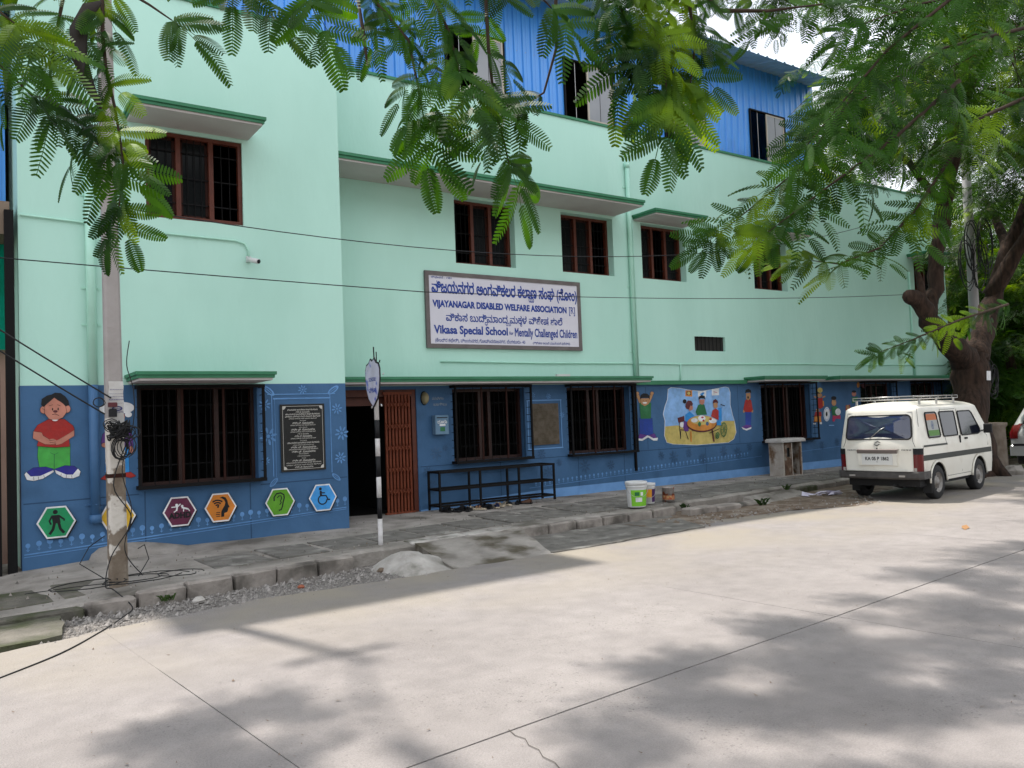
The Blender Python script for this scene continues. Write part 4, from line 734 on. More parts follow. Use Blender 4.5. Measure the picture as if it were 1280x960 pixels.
# electric pole
px_, py_ = 1.41, 9.2; zb_ = .14
ep = empty('electric_pole', 'tall leaning concrete electricity pole with peeling whitewash and cable tangle, before the blue block', 'pole')
def pc(z): t = (z - zb_) / 10.8; return (px_ - .06 * t * 1.2, py_ - .02 * t, z)
def pw_(z): t = (z - zb_) / 10.8; return lerp(.085, .052, t), lerp(.085, .052, t)
def polepart(z0, z1, m_, k=1.0, n=6):
    mb = MB(); vs = []
    for i in range(n + 1):
        z = lerp(z0, z1, i / n); c = pc(z); a, b2 = pw_(z); a *= k; b2 *= k; ch = .022
        for (x, y) in ((-a + ch, -b2), (a - ch, -b2), (a, -b2 + ch), (a, b2 - ch), (a - ch, b2), (-a + ch, b2), (-a, b2 - ch), (-a, -b2 + ch)): vs.append((c[0] + x, c[1] + y, z))
    mb.add(vs, [(i * 8 + j, i * 8 + (j + 1) % 8, (i + 1) * 8 + (j + 1) % 8, (i + 1) * 8 + j) for i in range(n) for j in range(8)] + [tuple(n * 8 + j for j in range(8))], m_); return mb
polepart(zb_ - .3, 1.82, POLED).build('pole_foot', ep); polepart(1.82, 10.9, POLE, n=14).build('pole_shaft', ep)
polepart(3.60, 3.64, flat('pale_band', (.55, .53, .5)), 1.04, 1).build('band', ep); polepart(1.22, 1.26, BARR, 1.05, 1).build('band', ep)
b = MB(); b.tube([pc(10.5), (1.1, 8.7, 10.75), (.85, 7.75, 10.85)], .03, CHR, 8); b.build('lamp_arm', ep)
b = MB(); b.bbox(.76, .94, 7.2, 7.8, 10.78, 10.90, CHR, .03); b.build('lamp_head', ep)
b = MB(); b.box(.95, 1.75, 9.1, 9.17, 9.75, 9.83, CHR); b.build('cross_arm', ep)
for x in (1.0, 1.7): b = MB(); b.lathe([(.02, 0), (.045, .03), (.03, .06), (.045, .09), (.02, .12)], (x, 9.13, 9.83), WH, 10); b.build('insulator', ep)
pst = tag(empty('paper_notice'), 'long white printed paper pasted on the concrete pole', 'notice')
b = MB(); vs = []; PAP = mat('poster_paper', (.56, .55, .54), (.48, .46, .44), scale=12, rough=.8); n = 8
for i in range(n + 1):
    z = lerp(1.75, 2.19, i / n); c = pc(z); a, b2 = pw_(z)
    for x in (-a * .72, 0, a * .98): vs.append((c[0] + x + .004 * math.sin(i * 2), c[1] - b2 - .004, z))
b.add(vs, [(i * 3 + j, i * 3 + j + 1, i * 3 + j + 4, i * 3 + j + 3) for i in range(n) for j in (0, 1)], PAP); b.build('paper', pst)
b = MB(); c = pc(2.0); yq = c[1] - .096 - .004; INK = flat('notice_ink', (.05, .05, .16))
for k, (z, w_, h) in enumerate(((2.10, .12, .012), (2.06, .13, .008), (2.03, .14, .010), (1.995, .14, .02), (1.965, .13, .008), (1.87, .13, .02))): text_on(b, '', (c[0] - w_ / 2 + .01, yq, z), RX, UZ, w_, h, INK, off=.001, geo=L1 if k % 2 else L2)
p = ell(c[0] + .015, 1.915, .05, .026, 14); q = ell(c[0] + .015, 1.915, .035, .015, 14)
for i in range(14): b.add([(p[i][0], yq, p[i][1]), (p[(i + 1) % 14][0], yq, p[(i + 1) % 14][1]), (q[(i + 1) % 14][0], yq, q[(i + 1) % 14][1]), (q[i][0], yq, q[i][1])], [(0, 1, 2, 3)], INK)
text_on(b, '', (c[0] - .02, yq, 1.908), RX, UZ, .07, .014, INK, off=.001, geo=L3); b.build('print', pst)
# cable coils on the pole and lying at its foot
def coil(c, r, n, thick, seed, sq=.8, ax='y', jit=.25):
    rnd = random.Random(seed); pts = []
    for i in range(n * 14 + 1):
        a = i * 2 * math.pi / 14; rr = r * (1 + jit * math.sin(i * .37 + seed) * rnd.uniform(.6, 1)); u, v = rr * math.cos(a), rr * sq * math.sin(a); d = .03 * math.sin(i * .21 + seed)
        pts.append((c[0] + u, c[1] + d - .03, c[2] + v) if ax == 'y' else (c[0] + u, c[1] + v, c[2] + abs(d) * .6))
    mb = MB(); mb.tube(pts, thick, CABLE, 5, False); return mb
tg = empty('cable_tangle', 'messy coils of black cable strapped to the concrete pole at chest height', 'cables')
coil((1.33, 9.05, 1.74), .065, 3, .005, 3, .75, jit=.5).build('coil', tg); coil((1.50, 9.04, 1.66), .085, 4, .005, 8, .7, jit=.5).build('coil', tg); coil((1.47, 9.04, 1.55), .075, 3, .005, 11, 1.3, jit=.5).build('coil', tg); coil((1.24, 9.06, 1.98), .05, 2, .004, 5, .9, jit=.1).build('coil', tg)
coil((1.42, 9.06, 1.5), .07, 3, .006, 21, 1.5).build('coil', tg)
rt = random.Random(77)
for k in range(9):
    P = [(1.30 + rt.uniform(0, .24), 9.06 + rt.uniform(-.05, .03), 1.70 + rt.uniform(-.09, .10)) for _ in range(7)]; mb = MB(); sm_ = [Vector(P[0])]
    for a, c in zip(P, P[1:]):
        for q in range(1, 5): sm_.append(Vector(a).lerp(Vector(c), q / 4) + Vector((0, -.02 * math.sin(q / 4 * math.pi), -.03 * math.sin(q / 4 * math.pi))))
    mb.tube(sm_, rt.choice((.004, .006, .009)), CABLE, 5, False); mb.build('cable_loop', tg)
b = MB(); b.bbox(1.33, 1.40, 9.02, 9.09, 1.83, 1.91, BK, .008); b.bbox(1.325, 1.405, 9.02, 9.09, 1.93, 1.975, DBR, .006); b.build('connector_box', tg)
def cable(pts, r, label, name='loose_cable', group=None, sub=6):
    P = [Vector(p) for p in pts]; o = []
    for i in range(len(P) - 1):                # catmull-rom
        p0, p1, p2, p3 = P[max(i - 1, 0)], P[i], P[i + 1], P[min(i + 2, len(P) - 1)]
        for k in range(sub): t = k / sub; o.append(.5 * ((2 * p1) + (p2 - p0) * t + (2 * p0 - 5 * p1 + 4 * p2 - p3) * t * t + (3 * p1 - p0 - 3 * p2 + p3) * t ** 3))
    o.append(P[-1]); mb = MB(); mb.tube(o, r, CABLE, 5, False); return tag(mb.build(name), label, 'cable', group)
cable([(1.50, 9.05, 1.6), (1.36, 9.06, 1.15), (1.52, 9.06, .8), (1.33, 9.06, .45), (1.25, 8.9, .2), (1.3, 8.75, .17), (1.42, 8.5, .03), (1.28, 8.15, .02), (1.05, 7.75, .01), (.7, 7.2, .012), (.28, 6.78, .008)], .006, 'thin black cable running down the pole and out across the road')
cable([(1.53, 9.06, 2.6), (1.50, 9.05, 2.35), (1.56, 9.06, 2.1), (1.55, 9.05, 1.75), (1.44, 9.05, 1.3), (1.52, 9.05, .9), (1.45, 9.04, .5), (1.62, 9.1, .22)], .005, 'black cable hugging the right edge of the pole')
gc = empty('ground_cables', 'loops of thin black cable lying on the pavement around the foot of the pole', 'cables')
for k, (cx, cy, r) in enumerate(((1.2, 9.05, .30), (1.62, 9.0, .26), (1.95, 8.95, .20), (1.5, 8.95, .38))): coil((cx, cy, .20), r, 1, .005, 30 + k, .75, 'z', .5).build('coil', gc)
b = MB(); b.tube([(1.3, 9.3, .2), (1.1, 9.5, .35), (1.2, 9.6, .5), (1.32, 9.4, .62)], .005, CABLE, 5, False); b.tube([(1.6, 9.2, .2), (1.72, 9.3, .35), (1.68, 9.3, .5), (1.6, 9.2, .48)], .005, CABLE, 5, False); b.tube([(.6, 9.25, .16), (1.0, 9.1, .19), (1.35, 9.0, .2)], .004, CABLE, 5, False); b.build('loop', gc)
def sag(a, c, s_, r, label, n=16, **k):
    return cable([(lerp(a[0], c[0], i / n), lerp(a[1], c[1], i / n), lerp(a[2], c[2], i / n) - s_ * 4 * (i / n) * (1 - i / n)) for i in range(n + 1)], r, label, 'overhead_cable', sub=2, **k)
sag((-3, 10.5, 3.72), (5.72, 10.5, 3.55), .02, .007, 'thin black cable running level across the mint wall left of the name board')
sag((5.72, 10.5, 3.55), (19.2, 10.0, 4.22), .12, .006, 'thin black cable crossing the name board towards the big tree')
sag((1.46, 9.2, 4.0), (20.0, 10.5, 6.6), .9, .006, 'sagging black cable rising past the upper windows')
sag((-.6, 9.2, 3.45), (1.36, 9.1, 2.02), .02, .008, 'upper of two slanting cables coming down to the pole from the left')
sag((-.6, 9.2, 3.25), (1.30, 9.1, 1.86), .02, .008, 'lower of two slanting cables coming down to the pole from the left')
# striped sign pole with blue and white shield
sp = empty('sign_pole', 'black and white banded steel pole with worn oval shield sign, set in the mound', 'sign')
# heights read off the photograph: white foot, black, white, black, white, black, white
bands = [(.05, .49, 0), (.49, .75, 1), (.75, 1.005, 0), (1.005, 1.26, 1), (1.26, 1.48, 0), (1.48, 1.71, 1), (1.71, 2.40, 0)]
PWH = mat('dusty_white_paint', (.62, .60, .60), (.50, .48, .47), scale=14, rough=.5)
for a, c, k in bands: b = MB(); b.tube([(4.40, 9.40, a), (4.40, 9.40, c - .001)], .030, BK if k else PWH, 14); b.build('band', sp)
SHW = mat('worn_sign_face', (.50, .48, .60), (.40, .38, .47), scale=7, rough=.4, c3=(.10, .12, .42), s3=9, l3=.56, h3=.66)
def shp(k, d, m_, name):
    pts = [(-.30, .10), (-.30, .26), (-.25, .36), (-.15, .39), (-.08, .46), (0, .42), (.08, .46), (.15, .39), (.25, .36), (.30, .26), (.30, .10), (.27, -.08), (.18, -.26), (0, -.40), (-.18, -.26), (-.27, -.08)]
    mb = MB(); c = Vector((4.40, 9.40, 2.15)) + n_ * -.035; vs = []
    for dd in (0, -.012): vs += [c + n_ * (d + dd) + r_ * u * k * .92 + Vector((0, 0, v * k * .72)) for u, v in pts]
    L = len(pts); mb.add(vs, [tuple(range(L)), tuple(range(2 * L - 1, L - 1, -1))] + [(i, (i + 1) % L, L + (i + 1) % L, L + i) for i in range(L)], m_); return mb.build(name, sp)
n_ = Vector((-.995, .106, 0)).normalized(); r_ = Vector((-.106, -.995, 0)).normalized()
b = MB(); 
shp(1.0, .075, BK, 'shield_rim'); shp(.93, .079, SHW, 'shield_face')
b = MB(); c = Vector((4.40, 9.40, 2.15)) + n_ * .046; text_on(b, 'ವಿಕಾಸ', c + r_ * -.13 + Vector((0, 0, -.10)), r_, UZ, .26, .07, SIGNB, off=.0, bevel=.02); text_on(b, 'SCHOOL', c + r_ * -.13 + Vector((0, 0, .04)), r_, UZ, .26, .05, SIGNB, off=.0, bevel=.02); b.build('lettering', sp)
for k in range(10):
    a = R(20 + k * 36); b = MB(); c2 = Vector((4.40, 9.40, 2.15)) + r_ * .29 * math.cos(a) + Vector((0, 0, .32 * math.sin(a))); b.tube([c2, c2 + r_ * .035 * math.cos(a) + Vector((0, 0, .03 * math.sin(a)))], .008, BAR if k % 2 else PWH, 5); b.build('stud', sp)
b = MB(); b.tube([(4.39, 9.40, 2.42), (4.385, 9.40, 2.62)], .008, BAR, 5); b.tube([(4.42, 9.40, 2.42), (4.42, 9.40, 2.56)], .007, BAR, 5); b.build('wire_stub', sp)
# bench-like shoe rack
rk = empty('shoe_rack', 'long low rack of black square steel tube under the first ground floor window', 'rack')
x0, x1, y0, y1, zg, zt_ = 6.50, 8.80, 11.62, 11.98, .22, .84
for (x, y) in ((x0, y0), (x0, y1), (x1, y0), (x1, y1), (7.27, y0), (7.27, y1), (8.05, y0), (8.05, y1)): b = MB(); b.box(x - .016, x + .016, y - .016, y + .016, zg, zt_ - .001, BAR); b.build('leg', rk)
for z in (zt_, .56, .30):
    b = MB()
    for y in (y0, y1): b.box(x0 - .016, x1 + .016, y - .0165, y + .0165, z - .016, z + .017, BAR)
    for x in (x0, x1): b.box(x - .0165, x + .0165, y0 + .017, y1 - .017, z - .015, z + .016, BAR)
    b.build('shelf_frame', rk)
b = MB()
for k in range(3): y = y0 + .09 + k * .09; b.box(x0 + .017, x1 - .017, y - .006, y + .006, zt_ - .005, zt_ + .006, BAR)
b.build('shelf_rod', rk)
# shoes
def shoe(x, y, rz, s_, m_, sole, label, kind, group):
    o = empty('shoe' if kind else 'sandal', label, 'shoe' if kind else 'sandal', (x, y, zp(x) + .035), rz, group)
    L = .26 * s_; out_ = [(L * (t - .5), w2 * s_) for t, w2 in ((0, .030), (.08, .038), (.3, .035), (.6, .046), (.85, .042), (1, .015))]
    b = MB(); P = [(x2, w2) for x2, w2 in out_] + [(x2, -w2) for x2, w2 in out_[::-1]]; n = len(P)
    b.add([(p[0], p[1], 0) for p in P] + [(p[0], p[1], .022) for p in P], [tuple(range(n))[::-1], tuple(range(n, 2 * n))] + [(i, (i + 1) % n, n + (i + 1) % n, n + i) for i in range(n)], sole); b.build('sole', o)
    b = MB()
    if kind:
        vs = []; st = [(0.02, .028, .075), (.15, .036, .085), (.35, .034, .075), (.5, .038, .06), (.75, .042, .045), (.95, .022, .03)]
        for t, w2, h in st:
            for a in range(0, 181, 30): vs.append((L * (t - .5), w2 * s_ * math.cos(R(a)), .022 + (h - .02) * s_ * math.sin(R(a))))
        b.add(vs, [(i * 7 + j, i * 7 + j + 1, (i + 1) * 7 + j + 1, (i + 1) * 7 + j) for i in range(5) for j in range(6)] + [tuple(range(7)), tuple(range(35, 42))[::-1]], m_, True); b.build('upper', o)
    else:
        for t in (.45, .7): b.tube([(L * (t - .5), -.04 * s_, .022), (L * (t - .48), -.025 * s_, .05), (L * (t - .45), 0, .058), (L * (t - .48), .025 * s_, .05), (L * (t - .5), .04 * s_, .022)], .008, m_, 5)
        b.build('strap', o)
    return o
TAN = flat('tan_leather', (.30, .16, .07)); BRN = flat('brown_leather', (.07, .03, .015)); SBK = flat('black_leather', (.012, .012, .013), .4); CRM = flat('cream_sole', (.45, .38, .28))
rnd = random.Random(5); cnt = 0
specs = [('black leather shoe', SBK, SBK, 1), ('tan strapped sandal', TAN, CRM, 0), ('black rubber sandal', SBK, SBK, 0), ('brown leather shoe', BRN, SBK, 1), ('navy canvas shoe', flat('navy_canvas', (.02, .03, .09)), CRM, 1), ('cream soled sandal', CRM, CRM, 0)]
row = [(6.62, 11.66, 0), (6.72, 11.55, 2), (6.86, 11.62, 0), (6.95, 11.48, 0), (7.05, 11.60, 5), (7.16, 11.50, 1), (7.22, 11.66, 4), (7.33, 11.52, 0), (7.40, 11.63, 2), (7.50, 11.50, 4), (7.60, 11.60, 1), (7.68, 11.70, 5), (7.80, 11.66, 5), (7.90, 11.74, 0), (8.02, 11.66, 0), (8.14, 11.60, 3), (8.26, 11.66, 3), (7.0, 11.75, 2), (7.45, 11.8, 0), (6.68, 11.8, 0)]
LBLS = ['black leather shoe, leftmost in front of the rack legs', 'black rubber sandal nearest the road at the left end of the heap', 'black leather shoe behind the front left rubber sandal', 'black leather shoe lying farthest forward in the heap', 'black leather shoe between two front sandals left of the heap middle', 'cream soled sandal in the left half of the shoe heap', 'tan strapped sandal at the front of the shoe heap', 'navy canvas shoe standing behind the tan sandal', 'black leather shoe at the front just right of the tan sandal', 'black rubber sandal in the middle of the heap', 'navy canvas shoe farthest forward right of the heap middle', 'tan strapped sandal right of the heap middle', 'cream soled sandal, left of a pair set back under the rack', 'cream soled sandal, right of a pair set back under the rack', 'black leather shoe tucked back right of the cream sandals', 'black leather shoe between cream sandals and brown shoes', 'brown leather shoe, left of the separate pair at the right', 'brown leather shoe, rightmost of all the footwear', 'black rubber sandal at the back under the left half of the rack', 'black leather shoe at the back under the rack middle', 'black leather shoe at the back left under the rack']
grp = {}
for i, (x, y, k) in enumerate(row): grp.setdefault(k, []).append(i)
for i, (x, y, k) in enumerate(row):
    nm, m_, so_, kd = specs[k]
    shoe(x, y, R(rnd.uniform(40, 130)), rnd.uniform(.85, 1.0), m_, so_, LBLS[i], kd, '%ss heaped under the rack' % nm)
# paint buckets and tin
def bucket(name, label, x, y, r, h, body, lid, wraps):
    z = zp(x) + .03; o = empty(name, label, 'bucket', (x, y, z))
    b = MB(); b.lathe([(0, 0), (r * .84, 0), (r * .86, .01), (r * .98, h * .80), (r * .98, h)], (0, 0, 0), body, 28); b.build('body', o)
    b = MB(); b.lathe([(r * .98, h * .78), (r * 1.04, h * .78), (r * 1.05, h * .82), (r * 1.0, h * .83), (r * 1.0, h * .87), (r * 1.07, h * .88), (r * 1.07, h * .985), (r * 1.03, h), (r * .96, h), (r * .94, h * .975), (0, h * .975)], (0, 0, 0), lid, 28); b.build('lid', o)
    for (a0, a1, z0, z1, m_) in wraps:
        b = MB(); n = 10; vs = []
        for i in range(n + 1):
            a = R(lerp(a0, a1, i / n))
            for zz_ in (z0, z1): rr = r * lerp(.86, .98, zz_ / .8) + .0022 + (.0012 if m_ not in (GLAB, PLB) else 0); vs.append((rr * math.cos(a), rr * math.sin(a), zz_ * h))
        b.add(vs, [(2 * i, 2 * i + 2, 2 * i + 3, 2 * i + 1) for i in range(n)], m_, True); b.build('wrap_label', o)
    b = MB(); b.tube([(r * 1.05 * math.cos(R(a)), r * 1.05 * math.sin(R(a)) - .012, h * .80 - .16 * math.sin(R(a - 150)) * (1 if 150 < a < 330 else 0)) for a in range(150, 331, 15)], .004, CHR, 4); b.build('handle', o)
    return o
GLAB = flat('label_lime', (.18, .48, .03)); PLB = flat('label_purple', (.05, .012, .09)); PAILW = mat('white_pail', (.62, .62, .62), (.55, .55, .54), scale=10, rough=.4)
bucket('paint_bucket', 'large white paint bucket with lime green label on the kerb edge', 8.98, 9.72, .165, .40, PAILW, PAILW, ((195, 312, .05, .68, GLAB), (222, 262, .22, .38, WH), (218, 245, .46, .60, TEEL), (252, 268, .46, .60, WH)))
bucket('paint_bucket', 'smaller white bucket with orange and purple label, right behind the lime one', 9.42, 9.93, .125, .33, PAILW, PAILW, ((190, 330, .08, .72, PLB), (208, 262, .30, .72, flat('label_orange', (.65, .28, .02))), (208, 262, .08, .30, flat('label_grey', (.38, .36, .34)))))
o = empty('paint_tin', 'dented metal paint tin with red and yellow drips beside the two buckets', 'tin', (9.86, 9.90, zp(9.8) + .03)); TIN = mat('dirty_tin', (.36, .34, .33), (.30, .26, .24), scale=22, rough=.5, metal=.3, c3=(.30, .07, .03), s3=14, l3=.55, h3=.6)
b = MB(); b.lathe([(0, 0), (.10, 0), (.10, .22), (.105, .225), (.10, .232), (.094, .225), (.094, .05), (0, .05)], (0, 0, 0), TIN, 24); b.build('body', o); b = MB(); b.lathe([(.1012, .03), (.1012, .10)], (0, 0, 0), mat('tin_label', (.45, .28, .12), (.30, .05, .03), scale=25), 24); b.build('label_band', o)
# feeder box
fb = empty('feeder_box', 'small weathered cement meter box with rusty door and overhanging cement top by the wall', 'utility box', (14.80, 11.38, .19)); FBM = mat('whitewashed_box', (.42, .38, .34), (.33, .29, .25), scale=5, rough=.95, bump=.5, bscale=30, c3=(.14, .085, .05), s3=4, l3=.52, h3=.66)
RST = mat('rusty_steel', (.07, .035, .022), (.14, .085, .055), scale=9, rough=.8, c3=(.24, .22, .18), s3=5, l3=.52, h3=.6)
b = MB(); b.box(0, .05, 0, .36, 0, .74, FBM); b.box(.05, .66, .32, .36, 0, .74, FBM); b.box(.62, .66, 0, .32, 0, .74, FBM); b.box(.05, .62, .0, .32, 0, .03, FBM); b.build('body', fb)
b = MB(); b.bbox(-.07, .73, -.08, .42, .742, .82, mat('cement_cap', (.44, .42, .40), (.34, .32, .30), scale=4, rough=.95, bump=.6, bscale=25), .03); b.build('cap', fb)
b = MB(); b.box(.055, .08, -.01, .02, .03, .73, RST); b.box(.29, .32, -.01, .02, .03, .73, FBM); b.box(.08, .29, -.01, .02, .03, .42, RST); b.box(.08, .29, -.01, .02, .62, .73, RST); b.box(.08, .13, -.009, .019, .42, .62, RST); b.box(.25, .29, -.009, .019, .42, .62, RST); b.build('door', fb)
b = MB(); b.box(.13, .25, .03, .035, .42, .62, BK); b.box(.32, .615, .27, .28, .03, .73, flat('inside_green', (.02, .03, .02))); b.build('inner_panel', fb)
b = MB(); b.box(.585, .617, -.01, .02, .03, .73, RST); b.build('door_post', fb)
# paper rubbish by the van wheel
b = MB(); rnd = random.Random(9)
for k in range(16):
    c = Vector((13.05 + rnd.uniform(-.25, .35), 9.25 + rnd.uniform(-.12, .12), zr(13) + .03)); q = [c + Vector((rnd.uniform(-.13, .13), rnd.uniform(-.13, .13), rnd.uniform(-.01, .07))) for _ in range(4)]; b.add(q, [(0, 1, 2), (0, 2, 3)], flat('crumpled_paper', (.55, .52, .62)))
tag(b.build('crumpled_paper'), 'crumpled white and lilac paper rubbish by the kerb behind the van wheel', 'rubbish')
b = MB(); x, y = 10.6, 5.45; b.add([(x, y, .035), (x + .18, y + .03, .045), (x + .24, y + .10, .07), (x + .10, y + .09, .05), (x + .16, y + .12, .06)], [(0, 1, 3), (1, 2, 4, 3)], TAN); tag(b.build('dry_leaf'), 'curled dry leaf lying on the sunlit road in front of the van', 'leaf')

# ------------------------------------------------------------------ vehicles
def loft(P, zlev, zroof, arches, ground, mpaint, nside=70, hmid=.08):
    """closed body shell: P(z) -> (xr, xf, w, rr, rf) plan at a height; arches: [(x, r)]; ground: sill height"""
    def contour(z):
        xr, xf, w_, rr, rf = P(z); pts = []
        for i in range(7): pts.append((xr - .03 * (1 - (i / 6) ** 2), (w_ - rr) * i / 6))
        for i in range(1, 6): a = R(90 * i / 6); pts.append((xr + rr - rr * math.cos(a), w_ - rr + rr * math.sin(a)))
        for i in range(nside + 1): pts.append((lerp(xr + rr, xf - rf, i / nside), w_))
        for i in range(1, 6): a = R(90 * i / 6); pts.append((xf - rf + rf * math.sin(a), w_ - rf + rf * math.cos(a)))
        for i in range(7): pts.append((xf + .03 * (1 - ((6 - i) / 6) ** 2), (w_ - rf) * (6 - i) / 6))
        return pts
    def floor(x):
        z = ground + (.10 if x < arches[0][0] - arches[0][1] - .02 else 0)
        for ax, ar in arches:
            d = abs(x - ax)
            if d < ar: z = max(z, .29 + math.sqrt(ar * ar - d * d))
        return z
    half = []
    for k, z in enumerate(zlev):
        c = contour(z); row = []
        for (x, y) in c:
            t = (z - ground) / (zlev[-1] - ground); f = floor(x); zz_ = z if z >= .75 else max(lerp(f, .75, (z - ground) / (.75 - ground)), ground); row.append((x, y, zz_))
        half.append(row)
    c = contour(zlev[-1]); cx = (c[0][0] + c[-1][0]) / 2; n = len(c)
    for k in (.97, .90, .78, .5, .25): half.append([(cx + (x - cx) * (1 - (1 - k) * .55), y * k, zlev[-1] + (zroof - zlev[-1]) * (1 - k ** 3.2) ** .8) for x, y in c])
    half.append([(cx + (x - cx) * .5, 0, zroof) for x, y in c])
    mb = MB(); 
    for sgn in (1, -1):
        vs = [(x, y * sgn, z) for row in half for x, y, z in row]; fs = []
        for r_ in range(len(half) - 1):
            for i in range(n - 1): q = (r_ * n + i, r_ * n + i + 1, (r_ + 1) * n + i + 1, (r_ + 1) * n + i); fs.append(q if sgn < 0 else q[::-1])
        mb.add(vs, fs, mpaint, True)
    return mb
def wheel(root, x, y, r, w_, sgn):
    o = MB(); o.lathe([(r * .60, -w_ / 2), (r * .93, -w_ / 2), (r, -w_ / 2 + .02), (r, w_ / 2 - .02), (r * .93, w_ / 2), (r * .60, w_ / 2)], (x, y, r), RUB, 28, 'y'); t = o.build('wheel', root)
    d = sgn * w_ / 2; b = MB(); b.lathe([(r * .61, d * 1.0), (r * .58, d * .9), (r * .50, d * .45), (r * .34, d * .42), (r * .30, d * .75), (r * .18, d * .80), (r * .16, d * 1.0), (0, d * 1.02)], (x, y, r), RIM, 24, 'y'); b.build('rim', t)
    b = MB()
    for k in range(8): a = k * math.pi / 4; b.lathe([(0, d * .48), (.018, d * .48), (.018, d * .44)], (x + r * .42 * math.cos(a), y, r + r * .42 * math.sin(a)), BK, 8, 'y')
    b.build('rim_hole', t)
def rrect(cx, cz, w_, h, r, n=5, skl=0, skr=0):   # rounded quad; skl/skr slant the left/right sides
    o = []
    for (sx_, sz_, a0) in ((1, 1, 0), (-1, 1, 90), (-1, -1, 180), (1, -1, 270)):
        for i in range(n + 1):
            a = R(a0 + 90 * i / n); u = sx_ * (w_ / 2 - r) + r * math.cos(a); v = sz_ * (h / 2 - r) + r * math.sin(a)
            k = (v / h + .5); o.append((cx + u + (skr * k if u > 0 else skl * k), cz + v))
    return o
van = empty('parked_van', 'cream white microvan seen from behind, with roof carrier and flag on rear side window', 'van', (13.67, 8.13, .04), R(7.0))
def PV(z):
    xr = -.68 + (0 if z < .95 else (z - .95) * .20); xf = 2.66 if z < .8 else 2.66 - (z - .8) * .10 if z < 1.0 else 2.64 - (z - 1.0) * .95
    w_ = .69 if z < .9 else .69 - (z - .9) * .105
    if z < .55: w_ -= (.55 - z) * .10
    return xr, xf, w_, .09, .20
zl = [.30, .36, .42, .5, .58, .66, .75, .82, .9, 1.0, 1.1, 1.2, 1.3, 1.4, 1.48, 1.54]
loft(PV, zl, 1.665, [(0, .335), (1.84, .335)], .30, VANW).build('body', van)
b = MB(); b.box(-.55, 2.5, -.60, .60, .24, .5, RUB); b.build('underbody', van)
for ax in (0, 1.84):
    for s_ in (1, -1):
        b = MB(); vs = []; n = 14
        for i in range(n + 1): a = R(180 * i / n); vs += [(ax + .335 * math.cos(a), s_ * .684, .29 + .335 * math.sin(a)), (ax + .335 * math.cos(a), s_ * .42, .29 + .335 * math.sin(a))]
        b.add(vs, [(2 * i, 2 * i + 2, 2 * i + 3, 2 * i + 1) for i in range(n)], RUB); b.add([(ax - .335, s_ * .42, .2), (ax + .335, s_ * .42, .2), (ax + .335, s_ * .42, .65), (ax - .335, s_ * .42, .65)], [(0, 1, 2, 3)], RUB); b.build('wheel_arch', van)
        b = MB(); b.tube([(ax + .345 * math.cos(R(a)), s_ * .689, .29 + .345 * math.sin(R(a))) for a in range(0, 181, 12)], .016, VANW, 6); b.build('arch_lip', van)
for (ax, s_) in ((0, -1), (0, 1), (1.84, -1), (1.84, 1)): wheel(van, ax, s_ * .60, .285, .155, s_)
def onrear(pts, off): return [(PV(v)[0] - .03 * (1 - (abs(u) / .6) ** 2) - off, -u, v) for u, v in pts]
def onside(pts, off): return [(u, -(PV(v)[2] + off), v) for u, v in pts]
def patch(name, pts3, m_, thick=0, parent=van):
    b = MB(); n = len(pts3); cy = sum(p[1] for p in pts3) / n; cz = sum(p[2] for p in pts3) / n; cx = sum(p[0] for p in pts3) / n
    rear = max(p[0] for p in pts3) - min(p[0] for p in pts3) < .3 and abs(cy) < .2 and cx < 0
    vs = []
    for k in (1, .75, .5, .25):
        for p in pts3: q = [cx + (p[0] - cx) * k, cy + (p[1] - cy) * k, cz + (p[2] - cz) * k]; q[0] -= .034 * (1 - k * k) * (abs(p[1]) / .56) ** 2 if rear else 0; vs.append(tuple(q))
    vs.append((cx - (.024 if rear else 0), cy, cz)); L = len(vs) - 1
    b.add(vs, [(r_ * n + i, r_ * n + (i + 1) % n, (r_ + 1) * n + (i + 1) % n, (r_ + 1) * n + i) for r_ in range(3) for i in range(n)] + [(3 * n + i, 3 * n + (i + 1) % n, L) for i in range(n)], m_, False); return b.build(name, parent)
w1 = rrect(0, 1.235, 1.12, .40, .07, skl=.03, skr=-.03)
rw = patch('rear_window', onrear(w1, .012), VGR); b = MB(); P = onrear(w1, .012); b.tube(P + [P[0]], .013, RUB, 6, False); b.build('rubber_seal', rw)
b = MB(); b.tube([(PV(1.05)[0] - .06, .12, 1.05), (PV(1.2)[0] - .05, -.05, 1.20), (PV(1.25)[0] - .045, -.12, 1.235)], .008, CHR, 5); b.build('wiper', van)
sw = [('side_window', rrect(.02 - .08, 1.25, .50, .42, .05, skl=-.02, skr=-.06)), ('side_window', rrect(.62, 1.25, .62, .42, .04, skl=-.05, skr=-.03)), ('door_window', None)]
for nm, pts in sw:
    if pts is None: pts = [(1.12, 1.03), (1.86, 1.03), (1.98, 1.06), (1.97, 1.12), (1.70, 1.42), (1.62, 1.455), (1.08, 1.455), (1.05, 1.43), (1.09, 1.05)]
    o = patch(nm, onside(pts, .010), VGL); b = MB(); P = onside(pts, .010); b.tube(P + [P[0]], .012, RUB, 6, False); b.build('rubber_seal', o)
    o2 = patch(nm, [(x, -y, z) for x, y, z in onside(pts, .010)][::-1], VGL)
